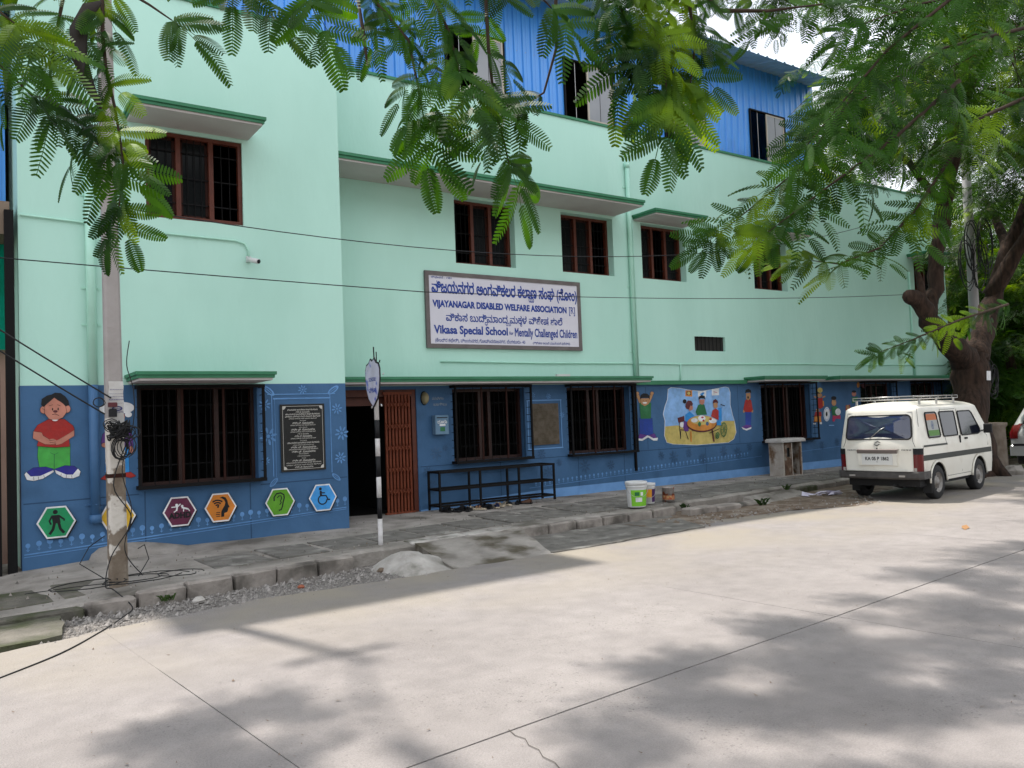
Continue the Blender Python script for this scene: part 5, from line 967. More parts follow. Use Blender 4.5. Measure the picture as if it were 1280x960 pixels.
# flag sticker: orange, white, green bands with a wheel
def clipband(pts, z0, z1): 
    out_ = []
    for i in range(len(pts)):
        a, c = pts[i], pts[(i + 1) % len(pts)]
        ia, ic = z0 <= a[1] <= z1, z0 <= c[1] <= z1
        if ia: out_.append(a)
        ts = sorted(t for t in [((zq - a[1]) / (c[1] - a[1])) if c[1] != a[1] else -1 for zq in (z0, z1)] if 0 < t < 1)
        for t in ts: out_.append((lerp(a[0], c[0], t), lerp(a[1], c[1], t)))
    return out_
fp = rrect(-.06, 1.25, .44, .37, .04, skl=-.02, skr=-.055)
for z0, z1, m_ in ((1.33, 1.5, flat('flag_orange', (.42, .13, .05))), (1.16, 1.33, flat('flag_white', (.33, .34, .33))), (1.0, 1.16, flat('flag_green', (.10, .22, .06)))): patch('flag_sticker', onside(clipband(fp, z0, z1), .0125), m_)
b = MB(); P = onside(ell(-.09, 1.245, .055, .07, 18), .0135); Q = onside(ell(-.09, 1.245, .045, .058, 18), .0135); n = 18
b.add(P + Q, [(i, (i + 1) % n, n + (i + 1) % n, n + i) for i in range(n)], flat('flag_navy', (.10, .14, .25)))
for a in range(0, 180, 30): b.add(onside(line([(-.09 + .05 * math.cos(R(a)), 1.245 + .06 * math.sin(R(a))), (-.09 - .05 * math.cos(R(a)), 1.245 - .06 * math.sin(R(a)))], .006), .0135), [(0, 1, 2, 3)], flat('flag_navy', (.1, .1, .2)))
b.build('flag_wheel', van)
# stripes, seams, handles
def bar_side(name, x0, x1, z0, z1, m_, off=.004, dz=0):
    n = max(2, int((x1 - x0) / .1)); b = MB(); vs = []
    for i in range(n + 1): x = lerp(x0, x1, i / n); vs += [(x, -(PV(z0)[2] + off), z0 + dz * i / n), (x, -(PV(z1)[2] + off), z1 + dz * i / n)]
    b.add(vs, [(2 * i, 2 * i + 2, 2 * i + 3, 2 * i + 1) for i in range(n)], m_); return b.build(name, van)
bar_side('side_stripe', -.58, 2.46, .67, .76, STRP); bar_side('slide_rail', -.55, .42, .895, .925, STRP, .008)
def seam(pts, conv=onside):
    b = MB(); b.tube(conv(pts, .0005), .0035, BK, 4, False); b.build('door_seam', van)
seam([(.40, .92), (.36, 1.10), (.33, 1.50), (.98, 1.50)]); seam([(.42, .36), (.42, .92)]); seam([(1.03, 1.50), (1.06, 1.0), (1.06, .40)]); seam([(.42, .36), (1.45, .36)]); seam([(2.30, .80), (2.30, .98), (2.05, 1.10)])
seam([(-.56, .45), (-.56, .9)]); seam([(-.58, .42), (-.58, 1.53)][0:2])
for x in (.98, 1.22): b = MB(); b.bbox(x, x + (.03 if x < 1 else .11), -PV(.98)[2] - .022, -PV(.98)[2] + .01, .90 if x < 1 else .955, 1.03 if x < 1 else .985, BK, .006); b.build('door_handle', van)
# tailgate details
seam([(-.60, .44), (-.61, .9), (-.57, 1.0), (-.55, 1.48), (.55, 1.48), (.57, 1.0), (.61, .9), (.60, .44)][1:7], onrear)
b = MB(); P = onrear([(-.60, .60), (.60, .60), (.60, .625), (-.60, .625)], .008); b.add(P, [(0, 1, 2, 3)], VANW); b.build('tailgate_crease', van)
for s_ in (-1, 1):
    b = MB(); q = []
    for z in (.50, .78, .88):
        xr = PV(z)[0]; w_ = PV(z)[2]
        for (x, y) in ((xr - .014, w_ - .115), (xr - .016, w_ - .06), (xr + .01, w_ - .018), (xr + .05, w_ + .006), (xr + .10, w_ + .006)): q.append((x, s_ * y, z))
    fs = [(i * 5 + j, i * 5 + j + 1, (i + 1) * 5 + j + 1, (i + 1) * 5 + j) for i in range(2) for j in range(4)]
    b.add(q, fs if s_ < 0 else [f[::-1] for f in fs], LAMPR, True); b.mi(BK); b.m[4:] = [b.mi(BK)] * 4; 
    o = b.build('tail_lamp', van)
    b = MB(); b.box(PV(.6)[0] - .016, PV(.6)[0] - .013, min(s_ * (PV(.6)[2] - .11), s_ * (PV(.6)[2] - .065)), max(s_ * (PV(.6)[2] - .11), s_ * (PV(.6)[2] - .065)), .50, .56, flat('clear_lens', (.3, .28, .26), .2)); b.build('lens', o)
b = MB(); P = [(-.80, .70, .44)]; vs = []; ys = [-.72, -.66, -.4, 0, .4, .66, .72]
for y in ys:
    xx = -.76 - .035 * (1 - (y / .72) ** 2) + (.10 if abs(y) > .7 else .02 if abs(y) > .6 else 0); vs += [(xx + .1, y, .50), (xx + .01, y, .505), (xx, y, .48), (xx, y, .40), (xx + .02, y, .375), (xx + .1, y, .37)]
b.add(vs, [(i * 6 + j, i * 6 + j + 1, (i + 1) * 6 + j + 1, (i + 1) * 6 + j) for i in range(6) for j in range(5)], BUMP, False)
for y in (-.72, .72): b.box(-.66, -.38, min(y, y * .98), max(y, y * .98), .375, .50, BUMP)
bp = b.build('bumper', van)
b = MB(); b.add([(-.70, -.62, .512), (-.70, .62, .512), (-.795, .55, .508), (-.80, 0, .508), (-.795, -.55, .508)], [(0, 1, 2, 3, 4)], CHR); b.build('bumper_step', bp)
for y in (-.42, .42): b = MB(); b.box(-.802, -.79, y - .05, y + .05, .415, .445, flat('clear_lens', (.3, .28, .26), .2)); b.build('reflector', bp)
b = MB(); b.box(-.738, -.70, -.33, .33, .60, .80, VANW); b.build('plate_recess', van)
b = MB(); b.add([(-.70, -.35, .875), (-.70, .35, .875), (-.765, .34, .86), (-.765, -.34, .86), (-.745, .34, .80), (-.745, -.34, .80)], [(0, 1, 2, 3), (3, 2, 4, 5)], flat('dull_metal', (.20, .17, .16), .45, metal=.3)); b.build('plate_lamp_cover', van)
b = MB(); b.box(-.752, -.742, -.26, .26, .61, .79, flat('number_plate_white', (.60, .60, .58), .5)); pl = b.build('number_plate', van)
b = MB(); text_on(b, 'KA 05 P 1862', (-.752, .20, .685), (0, -1, 0), UZ, .40, .062, BK, off=.0015, bevel=.03); text_on(b, '.', (-.752, .01, .655), (0, -1, 0), UZ, .02, .01, BK, off=.0015); b.build('lettering', pl)
DG = flat('badge_grey', (.10, .10, .10), .5)
b = MB(); text_on(b, 'MARUTI', (-.722, .52, .845), (0, -1, 0), UZ, .15, .022, DG, off=.002, bevel=.04); b.build('badge', van); b = MB(); text_on(b, 'OMNI', (-.722, -.40, .845), (0, -1, 0), UZ, .16, .024, DG, off=.002, bevel=.04); b.build('badge', van)
b = MB()
S_ = [(-.055, .0), (0, .045), (.055, .022), (.055, .008), (0, .026), (-.022, .006)], [(.055, .0), (0, -.045), (-.055, -.022), (-.055, -.008), (0, -.026), (.022, -.006)]
for s_ in S_: b.add([(x, y, z) for x, y, z in onrear([(u, v + .965) for u, v in s_], .006)], [tuple(range(6))], DG)
b.build('emblem', van); b = MB(); b.lathe([(0, -.004), (.012, -.004), (.012, .004)], (-.735, 0, .885), BK, 10, 'x'); b.build('lock', van)
for s_ in (-1, 1): b = MB(); b.box(-.30, -.285, s_ * .61 - .07, s_ * .61 + .07, .12, .40, RUB); b.build('mud_flap', van)
# front: lamps, mirror
b = MB(); b.box(2.66, 2.70, -.6, .6, .36, .50, BUMP); b.build('front_bumper', van)
for s_ in (-1, 1): b = MB(); b.lathe([(0, .03), (.08, .02), (.09, 0)], (2.64, s_ * .48, .68), flat('clear_lens', (.3, .28, .26), .2), 16, 'x'); b.build('headlamp', van)
ws = [(2.61 - .95 * (z - 1.0) + .03 + .012, y, z) for y, z in ((-.52, 1.03), (.52, 1.03), (.47, 1.46), (-.47, 1.46))]; patch('windscreen', ws, VGL)
b = MB(); b.tube([(2.02, -.66, 1.06), (2.08, -.76, 1.10)], .012, BK, 5); b.bbox(2.03, 2.09, -.86, -.72, 1.03, 1.20, BK, .012); b.build('wing_mirror', van)
b = MB(); b.tube([(-.3, -.2, .2), (-.72, -.25, .27)], .02, RUB, 8); b.build('exhaust', van)
# roof carrier
rc = MB(); rc.tube([(-.42, -.52, 1.745), (-.42, .52, 1.745)], .008, CHR, 6); rc.tube([(1.45, -.52, 1.745), (1.45, .52, 1.745)], .008, CHR, 6)
for y in (-.52, .52): rc.tube([(-.42, y, 1.745), (1.45, y, 1.745)], .008, CHR, 6); rc.tube([(-.42, y, 1.70), (1.45, y, 1.70)], .007, CHR, 6)
for x in (-.42, -.1, .25, .6, .95, 1.2, 1.45):
    rc.tube([(x, -.52, 1.70), (x, .52, 1.70)], .008, CHR, 5)
    for y in (-.52, .52): rc.tube([(x, y, 1.70), (x, y, 1.745)], .007, CHR, 5, False)
rk_ = rc.build('roof_carrier', van)
for x in (-.25, .45, 1.2):
    for y in (-.54, .54): b = MB(); b.box(x - .02, x + .02, y - .012, y + .012, 1.60, 1.71, CHR); b.build('bracket', rk_)
# second car, half cut by the picture edge
car = empty('parked_car', 'pale silver hatchback partly out of frame beyond the big tree', 'car', (20.6, 8.35, .06), R(6))
SIL = mat('silver_car_paint', (.45, .46, .45), rough=.3, metal=.3, spec=.5)
def PC(z):
    xr = -.62 - (.06 if z < .9 else 0) + (0 if z < .95 else (z - .95) * .62); xf = 2.9 if z < .75 else 2.9 - (z - .75) * 3.0 if z < 1.0 else 2.15 - (z - 1.0) * 1.2
    w_ = .82 if z < .9 else .82 - (z - .9) * .40; return xr, xf, w_, .16, .25
loft(PC, [.26, .36, .46, .56, .66, .75, .85, .92, 1.0, 1.1, 1.2, 1.3, 1.38, 1.44], 1.52, [(0, .34), (2.3, .34)], .26, SIL).build('body', car)
def patchc(name, pts, m_):
    return patch(name, pts, m_, parent=car)
P = [(PC(v)[0] - .03 * (1 - (abs(u) / .8) ** 2) - .012, -u, v) for u, v in rrect(0, 1.20, 1.10, .36, .08, skl=.06, skr=-.06)]; patchc('rear_window', P, VGL)
for s_ in (-1, 1): patchc('side_window', [(x, s_ * (PC(z)[2] + .008), z) for x, z in ((-.18, 1.0), (.85, .99), (1.65, .98), (1.25, 1.36), (.3, 1.38), (-.02, 1.34))][::-s_], VGL)
for s_ in (-1, 1):
    b = MB(); q = []
    for z in (.72, .85, 1.0, 1.06):
        for (dx, dy) in ((-.02, -.20), (.0, -.11), (.03, -.05), (.10, .006)): q.append((PC(z)[0] + dx + .0, s_ * (PC(z)[2] + dy + (.03 if z > 1.03 else 0) * -1), z))
    fs = [(i * 4 + j, i * 4 + j + 1, (i + 1) * 4 + j + 1, (i + 1) * 4 + j) for i in range(3) for j in range(3)]; b.add(q, fs if s_ < 0 else [f[::-1] for f in fs], LAMPR, True); b.build('tail_lamp', car)
b = MB(); b.box(-.74, -.55, -.72, .72, .56, .61, BK); b.build('bumper_strip', car); b = MB(); b.bbox(-.73, -.45, -.80, .80, .34, .60, SIL, .04); b.build('bumper', car)
for ax in (0, 2.3):
    for s_ in (-1, 1): wheel(car, ax, s_ * .72, .29, .17, s_)
b = MB(); b.box(-.5, 2.7, -.7, .7, .2, .5, RUB); b.build('underbody', car); b = MB(); b.box(-.745, -.735, -.25, .25, .64, .76, WH); b.build('number_plate', car)

# ------------------------------------------------------------------ left neighbour, gate, right surroundings
nb = empty('neighbour_house', 'blue clad house adjoining the school on the left', 'building'); PINKW = mat('pink_plaster', (.42, .26, .21), (.36, .22, .18), scale=2, rough=.9, bump=.2)
for k in range(8): clad_panel(.62 - (k + 1) * 1.0, .62 - k * 1.0, 4.45, 10.5, 11.9, nb, 6)
b = MB(); b.box(-8, .62, 12.0, 12.2, -.1, 2.9, PINKW); b.build('wall', nb); b = MB(); b.box(-8, .62, 11.2, 12.4, 4.05, 4.44, flat('brown_beam', (.20, .15, .11))); b.build('floor_slab', nb)
b = MB(); b.box(-8, .62, 12.6, 18, 4.4, 10.4, DARKROOM); b.box(-8, .62, 16, 16.2, 0, 4.4, PINKW); b.build('back_rooms', nb)
NETM = mat('green_shade_net', (.0, .30, .20), (.0, .38, .27), scale=5, rough=.8, trans=.4)
b = MB(); vs = []
for i in range(31):
    x = lerp(-6, .64, i / 30); vs += [(x, 11.85 + .05 * math.sin(i * 1.7), 2.75), (x, 11.8 + .03 * math.sin(i), 4.04)]
b.add(vs, [(2 * i, 2 * i + 2, 2 * i + 3, 2 * i + 1) for i in range(30)], NETM, True); tag(b.build('shade_net'), 'green shade net hung at the left edge below the blue cladding', 'net')
gp = empty('steel_gate', 'black steel gate with tall post at the left end of the front block', 'gate')
b = MB(); b.box(.56, .655, YA - .05, YA + .05, .0, 4.32, BAR); b.build('gate_post', gp)
b = MB(); b.box(.36, .50, YA - .10, YA + .06, .0, 2.42, BAR); b.build('gate_post', gp); b = MB(); b.tube([(.30, YA - .06, 2.42), (.30, YA - .06, 2.30), (.26, YA - .06, 2.25)], .03, BAR, 6); b.box(.24, .37, YA - .09, YA - .03, 2.32, 2.40, BAR); b.build('hinge', gp)
for k in range(14): b = MB(); x = .28 - k * .13; b.box(x - .012, x + .012, YA - .03, YA - .006, .1, 2.0, BAR); b.build('gate_bar', gp)
for z in (.15, .75, 1.4, 1.98): b = MB(); b.box(-1.6, .355, YA - .004, YA + .02, z, z + .04, BAR); b.build('gate_rail', gp)
b = MB(); b.box(-1.6, .355, YA + .022, YA + .027, .15, .75, BAR); b.build('gate_sheet', gp)
# right: pink house, green building edge, barred wall
ph = empty('pink_house', 'pink plastered house behind the trees at the right edge', 'building')
wall('wall', 13.2, 25.5, 45, 0, 5.5, [(27.5, 29, 1, 2.3), (31, 32.5, 1, 2.3)], ph, 0, upper=PINKW, lower=PINKW); b = MB(); b.box(25.3, 45, 12.9, 20, 5.5, 5.75, PINKW); b.build('roof_slab', ph); b = MB(); b.box(25.5, 45, 13.9, 14, 0, 5.5, DARKROOM); b.build('back_rooms', ph)
fw = empty('barred_wall', 'low plastered compound wall topped with dark vertical bars beyond the big tree', 'fence')
b = MB(); b.box(23.6, 45, 11.6, 11.8, 0, .9, PINKW); b.build('plinth', fw)
for k in range(90): b = MB(); x = 23.7 + k * .2; b.box(x - .012, x + .012, 11.69, 11.71, .9, 2.2, BAR); b.build('bar', fw)
b = MB(); b.box(23.6, 42, 11.68, 11.72, 2.1, 2.14, BAR); b.build('rail', fw)
b = MB(); b.tube([(21.1, 10.3, .1), (21.15, 10.3, 6), (21.15, 10.3, 9.5)], [.13, .11, .09], mat('grey_steel_pole', (.34, .33, .33), rough=.6), 12); tag(b.build('street_pole'), 'pale grey pole wrapped in cable coils just right of the big tree trunk', 'pole')
tg2 = empty('cable_tangle', 'bundle of black cable loops hanging on the grey pole beside the tree fork', 'cables')
for k in range(5): coil((20.95 + .12 * k, 10.12, 2.1 + .12 * (k % 3)), .22 + .04 * (k % 2), 3, .014, 50 + k, 1.4).build('coil', tg2)
for k in range(4): coil((20.2 + .35 * k, 10.0, 5.0 + .5 * (k % 2)), .35, 3, .012, 60 + k, 1.7).build('coil', tg2)
b = MB(); b.lathe([(0, 0), (.3, 0), (.32, .05), (.30, .95), (.34, 1.0), (.34, 1.06), (0, 1.06)], (19.35, 9.25, .1), mat('planter_cement', (.16, .12, .09), (.26, .22, .18), scale=5, rough=.95, bump=.5), 16); tag(b.build('cement_stump'), 'brown cement stump with flat pale top right of the tree base', 'stump')
for k, (x, y, s_) in enumerate(((18.9, 8.6, .22), (19.3, 8.75, .2), (19.8, 8.9, .18), (18.55, 8.75, .14))):
    b = MB(); n = 8; rr = random.Random(k); ring = lambda q, h: [(x + s_ * q * rr.uniform(.8, 1.25) * math.cos(i * 6.283 / n), y + s_ * .8 * q * rr.uniform(.8, 1.2) * math.sin(i * 6.283 / n), zr(x) - .02 + h * s_) for i in range(n)]
    vs = ring(1, 0) + ring(1.1, .5) + ring(.7, .95); b.add(vs, [(l + i, l + (i + 1) % n, l + n + (i + 1) % n, l + n + i) for l in (0, n) for i in range(n)] + [tuple(range(2 * n, 3 * n))], (RAMP, KERB, MOSS, DIRT)[k])
    tag(b.build('rock'), ('largest pale rock at the foot of the big tree', 'second rock from the tree base, by the cement stump', 'rock farthest right, near the silver car', 'smallest brown rock tucked against the tree base')[k], 'stone', 'rocks at the foot of the big tree')

# weeds in the kerb joints and crumbs on the pavement
def weed(x, y, z, h, label, seed):
    r_ = random.Random(seed); mb = MB()
    for k in range(26):
        a = r_.uniform(0, 6.28); l = h * r_.uniform(.5, 1.1); lean = r_.uniform(.3, 1.0); bx, by = x + r_.uniform(-.06, .06), y + r_.uniform(-.03, .03); w2 = r_.uniform(.004, .009)
        d = (math.cos(a), math.sin(a)); mb.add([(bx - d[1] * w2, by + d[0] * w2, z), (bx + d[1] * w2, by - d[0] * w2, z), (bx + d[0] * l * lean * .5 + d[1] * w2, by + d[1] * l * lean * .5 - d[0] * w2, z + l * .8), (bx + d[0] * l * lean, by + d[1] * l * lean, z + l * .9), (bx + d[0] * l * lean * .5 - d[1] * w2, by + d[1] * l * lean * .5 + d[0] * w2, z + l * .8)], [(0, 1, 2, 3, 4)], BUSH)
    tag(mb.build('weed'), label, 'weed', 'weeds along the kerb')
for x, y, z, h, l in ((11.25, 9.12, .03, .16, 'green weed tuft at the broken kerb left of the tilted stones'), (1.74, 8.62, .02, .07, 'dark weed tuft in the kerb beside the concrete pole'), (12.9, 9.86, .14, .12, 'weed growing in the pavement crack before the cement meter box'), (9.72, 9.42, .12, .09, 'tiny weed in the kerb gap below the paint tin')): weed(x, y, z, h, l, int(x * 10))
mb = MB(); r_ = random.Random(31)
for _ in range(900):
    x = r_.uniform(-.5, 17); y0 = yk(x) + .1; y = lerp(y0, (YA if x < 4.7 else YB) - .1, r_.random() ** 1.3); z = zp(x) + .036; r = r_.uniform(.004, .013) * (2 if r_.random() < .08 else 1); a = r_.random() * 6
    mb.add([(x, y, z - .01), (x + r * 1.8 * math.cos(a), y + r * 1.8 * math.sin(a), z - .01), (x + r * math.cos(a + 1.2), y + r * math.sin(a + 1.2), z - .01), (x + r * .7 * math.cos(a + .5), y + r * .7 * math.sin(a + .5), z + r * .9)], [(0, 1, 3), (1, 2, 3), (2, 0, 3)], (GRAVS, DIRT, SLAB, KERB)[r_.randrange(4)])
tag(mb.build('pavement_crumbs'), 'crumbs of cement and dry leaf bits lying over the pavement', 'litter', kind='stuff')
# ------------------------------------------------------------------ foliage
rng = np.random.default_rng(11)
def leaf_template(npair, pin, nl, lw, ll, fine=False, seed=0):
    """bipinnate leaf: rachis along +X, feather-like pinnae in pairs; returns verts, tris"""
    r_ = random.Random(seed); V = []; F = []
    def quad(a, d, n_, l, w_):
        i = len(V); d = d.normalized(); s_ = d.cross(n_).normalized() * w_
        V.extend([a - s_ * .5, a + d * l * .3 - s_, a + d * l * .82 - s_ * .75, a + d * l, a + d * l * .82 + s_ * .75, a + d * l * .3 + s_, a + s_ * .5] if fine else [a - s_ * .35, a + d * l * .6 - s_, a + d * l, a + d * l * .6 + s_]); F.append(tuple(range(i, i + (7 if fine else 4))))
    L = npair * .085 + .04; up = Vector((0, 0, 1))
    def rach(t): return Vector((t * L, 0, -.10 * L * t * t * 2))
    def strip(P, w_):
        for a, c in zip(P, P[1:]):
            i = len(V); s_ = (c - a).cross(up).normalized() * w_; V.extend([a - s_, a + s_, c + s_, c - s_]); F.append((i, i + 1, i + 2, i + 3))
    strip([rach(t / 4) for t in range(5)], .0022)
    pins = [(k / npair * .95 + .05, s_) for k in range(npair) for s_ in (-1, 1)] + [(1.0, 0)]
    for t, s_ in pins:
        o = rach(t); plen = pin * (1.0 - .45 * abs(t - .5)) * r_.uniform(.85, 1.1); ang = R((62 - 22 * t) * s_ + r_.uniform(-8, 8)); dr = r_.uniform(.1, .5); roll = r_.uniform(-.35, .35)
        def pp(q): return o + Vector((math.cos(ang) * q * plen, math.sin(ang) * q * plen, -dr * plen * q * q + .02 * plen * q))
        nl_ = nl
        strip([pp(q / 3) for q in range(4)], .0014)
        for k in range(nl_):
            q = (k + .6) / nl_; c = pp(q); dd = (pp(min(1, q + .05)) - pp(q - .05)).normalized(); side = Vector((-math.sin(ang), math.cos(ang), roll))
            sc2 = ll * (math.sin(math.pi * (.10 + .86 * q)) ** .55)
            for s2 in (-1, 1): quad(c, dd * .42 + side * s2 + Vector((0, 0, -.22)), up, sc2, lw)
    return np.array([tuple(v) for v in V], dtype=np.float32), F
def basis(d, up):
    d = d.normalized(); s_ = up.cross(d)
    if s_.length < 1e-3: s_ = Vector((1, 0, 0))
    s_.normalize(); return Matrix((d, s_, d.cross(s_))).transposed()
def template_mesh(name, T, m_):
    me = bpy.data.meshes.new(name); me.from_pydata([tuple(map(float, v)) for v in T[0]], [], T[1]); me.materials.append(m_); me.update(); return me
NEAR = [leaf_template(2, .28, 16, .0066, .060, True, s) for s in range(3)] + [leaf_template(1, .30, 17, .0066, .062, True, s) for s in range(3, 5)] + [leaf_template(3, .24, 14, .0064, .056, True, 9)]
NEAR += [leaf_template(2, .27, 12, .0066, .052, True, s) for s in range(30, 33)] + [leaf_template(3, .25, 12, .0066, .050, True, 33)]
NEARM = [template_mesh('leaf', T, LEAFN) for T in NEAR]
FAR = [leaf_template(4, .22, 9, .0085, .050, seed=20 + s) for s in range(4)]
def scatter_mesh(name, items, templ, m_, parent):
    vs = []; loops = []; starts = []; tot = []; vo = 0; lo = 0; byT = {}
    for p, Mx, s_, k in items: byT.setdefault(k, []).append((p, Mx, s_))
    for k, lst in byT.items():
        V, F = templ[k]; fl = np.array([i for f in F for i in f], dtype=np.int64); ft = np.array([len(f) for f in F])
        for p, Mx, s_ in lst:
            W_ = (V @ np.array(Mx, dtype=np.float32).T) * s_ + np.array(p, dtype=np.float32); vs.append(W_); loops.append(fl + vo); tot.append(ft); vo += len(V)
    V = np.concatenate(vs); Lp = np.concatenate(loops); tt = np.concatenate(tot); st = np.concatenate([[0], np.cumsum(tt)[:-1]])
    me = bpy.data.meshes.new(name); me.vertices.add(len(V)); me.vertices.foreach_set('co', V.ravel()); me.loops.add(len(Lp)); me.loops.foreach_set('vertex_index', Lp.astype(np.int32)); me.polygons.add(len(tt)); me.polygons.foreach_set('loop_start', st.astype(np.int32)); me.polygons.foreach_set('loop_total', tt.astype(np.int32)); me.update(calc_edges=True)
    me.materials.append(m_); o = bpy.data.objects.new(name, me); sc.collection.objects.link(o); o.parent = parent; return o
TW = {
 'TL1':[(0.45,3.95,3.77),(0.43,3.97,3.56),(0.40,4.01,3.38),(0.37,4.04,3.14),(0.49,3.97,3.01),(0.57,3.91,2.89)],
 'TL2':[(0.54,3.66,3.64),(0.54,3.66,3.44),(0.54,3.67,3.31),(0.55,3.67,3.16),(0.58,3.66,3.00),(0.60,3.66,2.85),(0.61,3.65,2.72),(0.59,3.67,2.59)],
 'TL3':[(0.56,3.76,3.67),(0.62,3.73,3.55),(0.72,3.66,3.47),(0.80,3.61,3.40)],
 'TL4':[(0.03,3.90,3.35),(0.13,3.83,3.22),(0.21,3.79,3.12),(0.29,3.74,3.02)],
 'TL5':[(0.00,3.67,3.40),(0.13,3.59,3.30),(0.22,3.53,3.21)],
 'TM1':[(1.88,2.85,3.64),(1.90,2.85,3.43),(1.91,2.86,3.23),(1.93,2.86,2.98),(1.96,2.84,2.82),(1.98,2.84,2.73)],
 'TM2':[(2.28,2.82,3.70),(2.27,2.84,3.52),(2.27,2.85,3.31),(2.22,2.89,3.11),(2.14,2.95,3.05)],
 'TM3':[(1.39,3.07,3.57),(1.47,3.03,3.40),(1.58,2.96,3.23),(1.61,2.95,3.06),(1.63,2.94,2.90)],
 'TM4':[(1.51,2.87,3.51),(1.61,2.81,3.37),(1.67,2.78,3.21),(1.70,2.76,3.05)],
 'TM5':[(1.05,2.95,3.44),(1.08,2.93,3.33),(1.13,2.90,3.26)],
 'TM6':[(0.82,3.22,3.51),(0.87,3.20,3.45),(0.92,3.16,3.39)],
 'TM7':[(1.72,2.85,3.55),(1.96,2.68,3.48),(2.07,2.62,3.34)],
 'TR1':[(2.63,2.46,3.66),(2.74,2.39,3.48),(2.80,2.36,3.40),(2.97,2.24,3.39),(3.17,2.10,3.41)],
 'TR2':[(2.32,2.44,3.56),(2.37,2.41,3.42),(2.41,2.39,3.26),(2.45,2.37,3.09),(2.46,2.37,2.96)],
 'TR3':[(2.58,2.38,3.57),(2.61,2.36,3.37),(2.63,2.36,3.20),(2.61,2.38,3.03)],
 'TR4':[(2.36,2.53,3.65),(2.33,2.55,3.52),(2.37,2.53,3.38),(2.41,2.51,3.24)],
 'R1':[(5.69,2.02,4.35),(5.09,2.45,4.14),(4.73,2.71,3.81),(4.52,2.87,3.53),(4.32,3.02,3.25)],
 'R2':[(6.28,2.37,3.81),(5.78,2.73,3.56),(5.44,2.99,2.97),(5.24,3.15,2.72),(5.01,3.31,2.62),(4.86,3.41,2.65)],
 'R3':[(5.29,2.58,3.68),(4.95,2.82,3.34),(4.62,3.07,3.06),(4.28,3.31,2.77)],
 'R4':[(6.59,2.62,4.38),(6.01,3.02,4.23),(5.62,3.30,3.96),(5.33,3.51,3.74)],
 'R5':[(7.33,2.76,3.52),(6.97,3.02,3.23),(6.60,3.29,2.93),(6.13,3.63,2.70)],
 'R6':[(9.57,4.30,2.70),(9.13,4.61,2.55),(8.70,4.92,2.35),(8.41,5.12,2.23)],
 'R7':[(6.17,2.29,4.52),(5.77,2.57,4.38),(5.38,2.85,4.32),(5.07,3.06,4.20)],
 'R8':[(6.73,2.54,3.96),(6.48,2.73,3.57),(6.34,2.85,3.23),(6.05,3.06,3.01)],
 'R9':[(5.15,2.90,3.98),(4.88,3.10,3.63),(4.62,3.30,3.22),(4.19,3.62,2.82)],
}
def tree_root(name, label, loc): return empty(name, label, 'tree', loc)
ot = tree_root('overhanging_tree', 'feathery leaved tree whose branches hang down across the top of the picture', (3.0, -4.0, 0)); ot.matrix_basis = Matrix.Identity(4)
b = MB(); b.tube([(3.0, -4.2, -.1), (3.05, -4.1, 1.5), (2.9, -3.9, 3.0), (2.8, -3.6, 4.2)], [.34, .27, .23, .20], BARK, 12); b.build('trunk', ot)
hub = Vector((2.8, -3.6, 4.2)); limbs = {'L': [(2.2, -1.8, 5.6), (1.2, .8, 5.6), (.5, 3.0, 4.8), (.4, 4.2, 4.1)], 'M': [(2.7, -1.4, 5.5), (2.2, 1.0, 5.3), (1.8, 2.6, 4.2)], 'R': [(4.2, -1.8, 5.4), (5.5, .4, 5.6), (6.2, 1.8, 4.9), (6.9, 2.6, 4.2)], 'C': [(3.2, -1.2, 5.2), (3.0, 1.0, 4.6), (2.6, 2.3, 3.75)], 'S': [(3.8, -1.0, 6.6), (4.6, 2.0, 7.2), (4.8, 4.6, 7.1)], 'S2': [(1.8, -1.0, 7.0), (.9, 3.0, 7.6), (.6, 6.0, 7.3)]}
for k, P in limbs.items(): b = MB(); b.tube([hub] + P, [.14, .09, .05, .03, .018][:len(P) + 1], BARK, 8); b.build('limb', ot)
near_items = []
def place(p, d, s_=1.0, far=False):
    near_items.append((p, d, s_, far))
r2 = random.Random(4)
dens = {'TL1': .095, 'TL2': .085, 'TL3': .6, 'TL4': .14, 'TM1': .115, 'TM2': .25, 'TM3': .068, 'TM4': .068, 'TM5': .3, 'TM6': .6, 'TM7': .15, 'TR1': .10, 'TR2': .048, 'TR3': .052, 'TR4': .05}
for k_ in ('R5', 'R8'): TW.pop(k_)
for k, P in TW.items():
    P = [Vector(p) for p in P]; b = MB(); r0 = .010 if k[0] == 'T' else .016
    if k == 'TR1': r0 = .018
    b.tube(P, [lerp(r0, .003, i / (len(P) - 1)) for i in range(len(P))], TWIG, 6); b.build('twig', ot)
    step = dens.get(k, .09 if k[0] == 'T' else .10); acc = .0; side = 1
    for a, c in zip(P, P[1:]):
        L = (c - a).length; t = acc
        while t < L:
            p = a.lerp(c, t / L); dirt = (c - a).normalized(); side = -side
            h = Vector((r2.uniform(-1, 1), r2.uniform(-.6, .6), 0)); h = (h * .8 + Vector((.82, -.57, 0)) * side).normalized()
            d = (h * r2.uniform(.7, 1.0) + dirt * .5 + Vector((0, 0, r2.uniform(-.55, .05)))).normalized()
            place(p, d, r2.uniform(.48, .76) if k[0] == 'T' else r2.uniform(.75, 1.05), k[0] == 'R'); t += step * r2.uniform(.6, 1.4)
        acc = t - L
    for _ in range(2): place(P[-1], ((P[-1] - P[-2]).normalized() + Vector((r2.uniform(-.6, .6), r2.uniform(-.4, .4), r2.uniform(-.3, .1)))), r2.uniform(.7, .95))
print('near leaves', len(near_items))
stuff_items = []
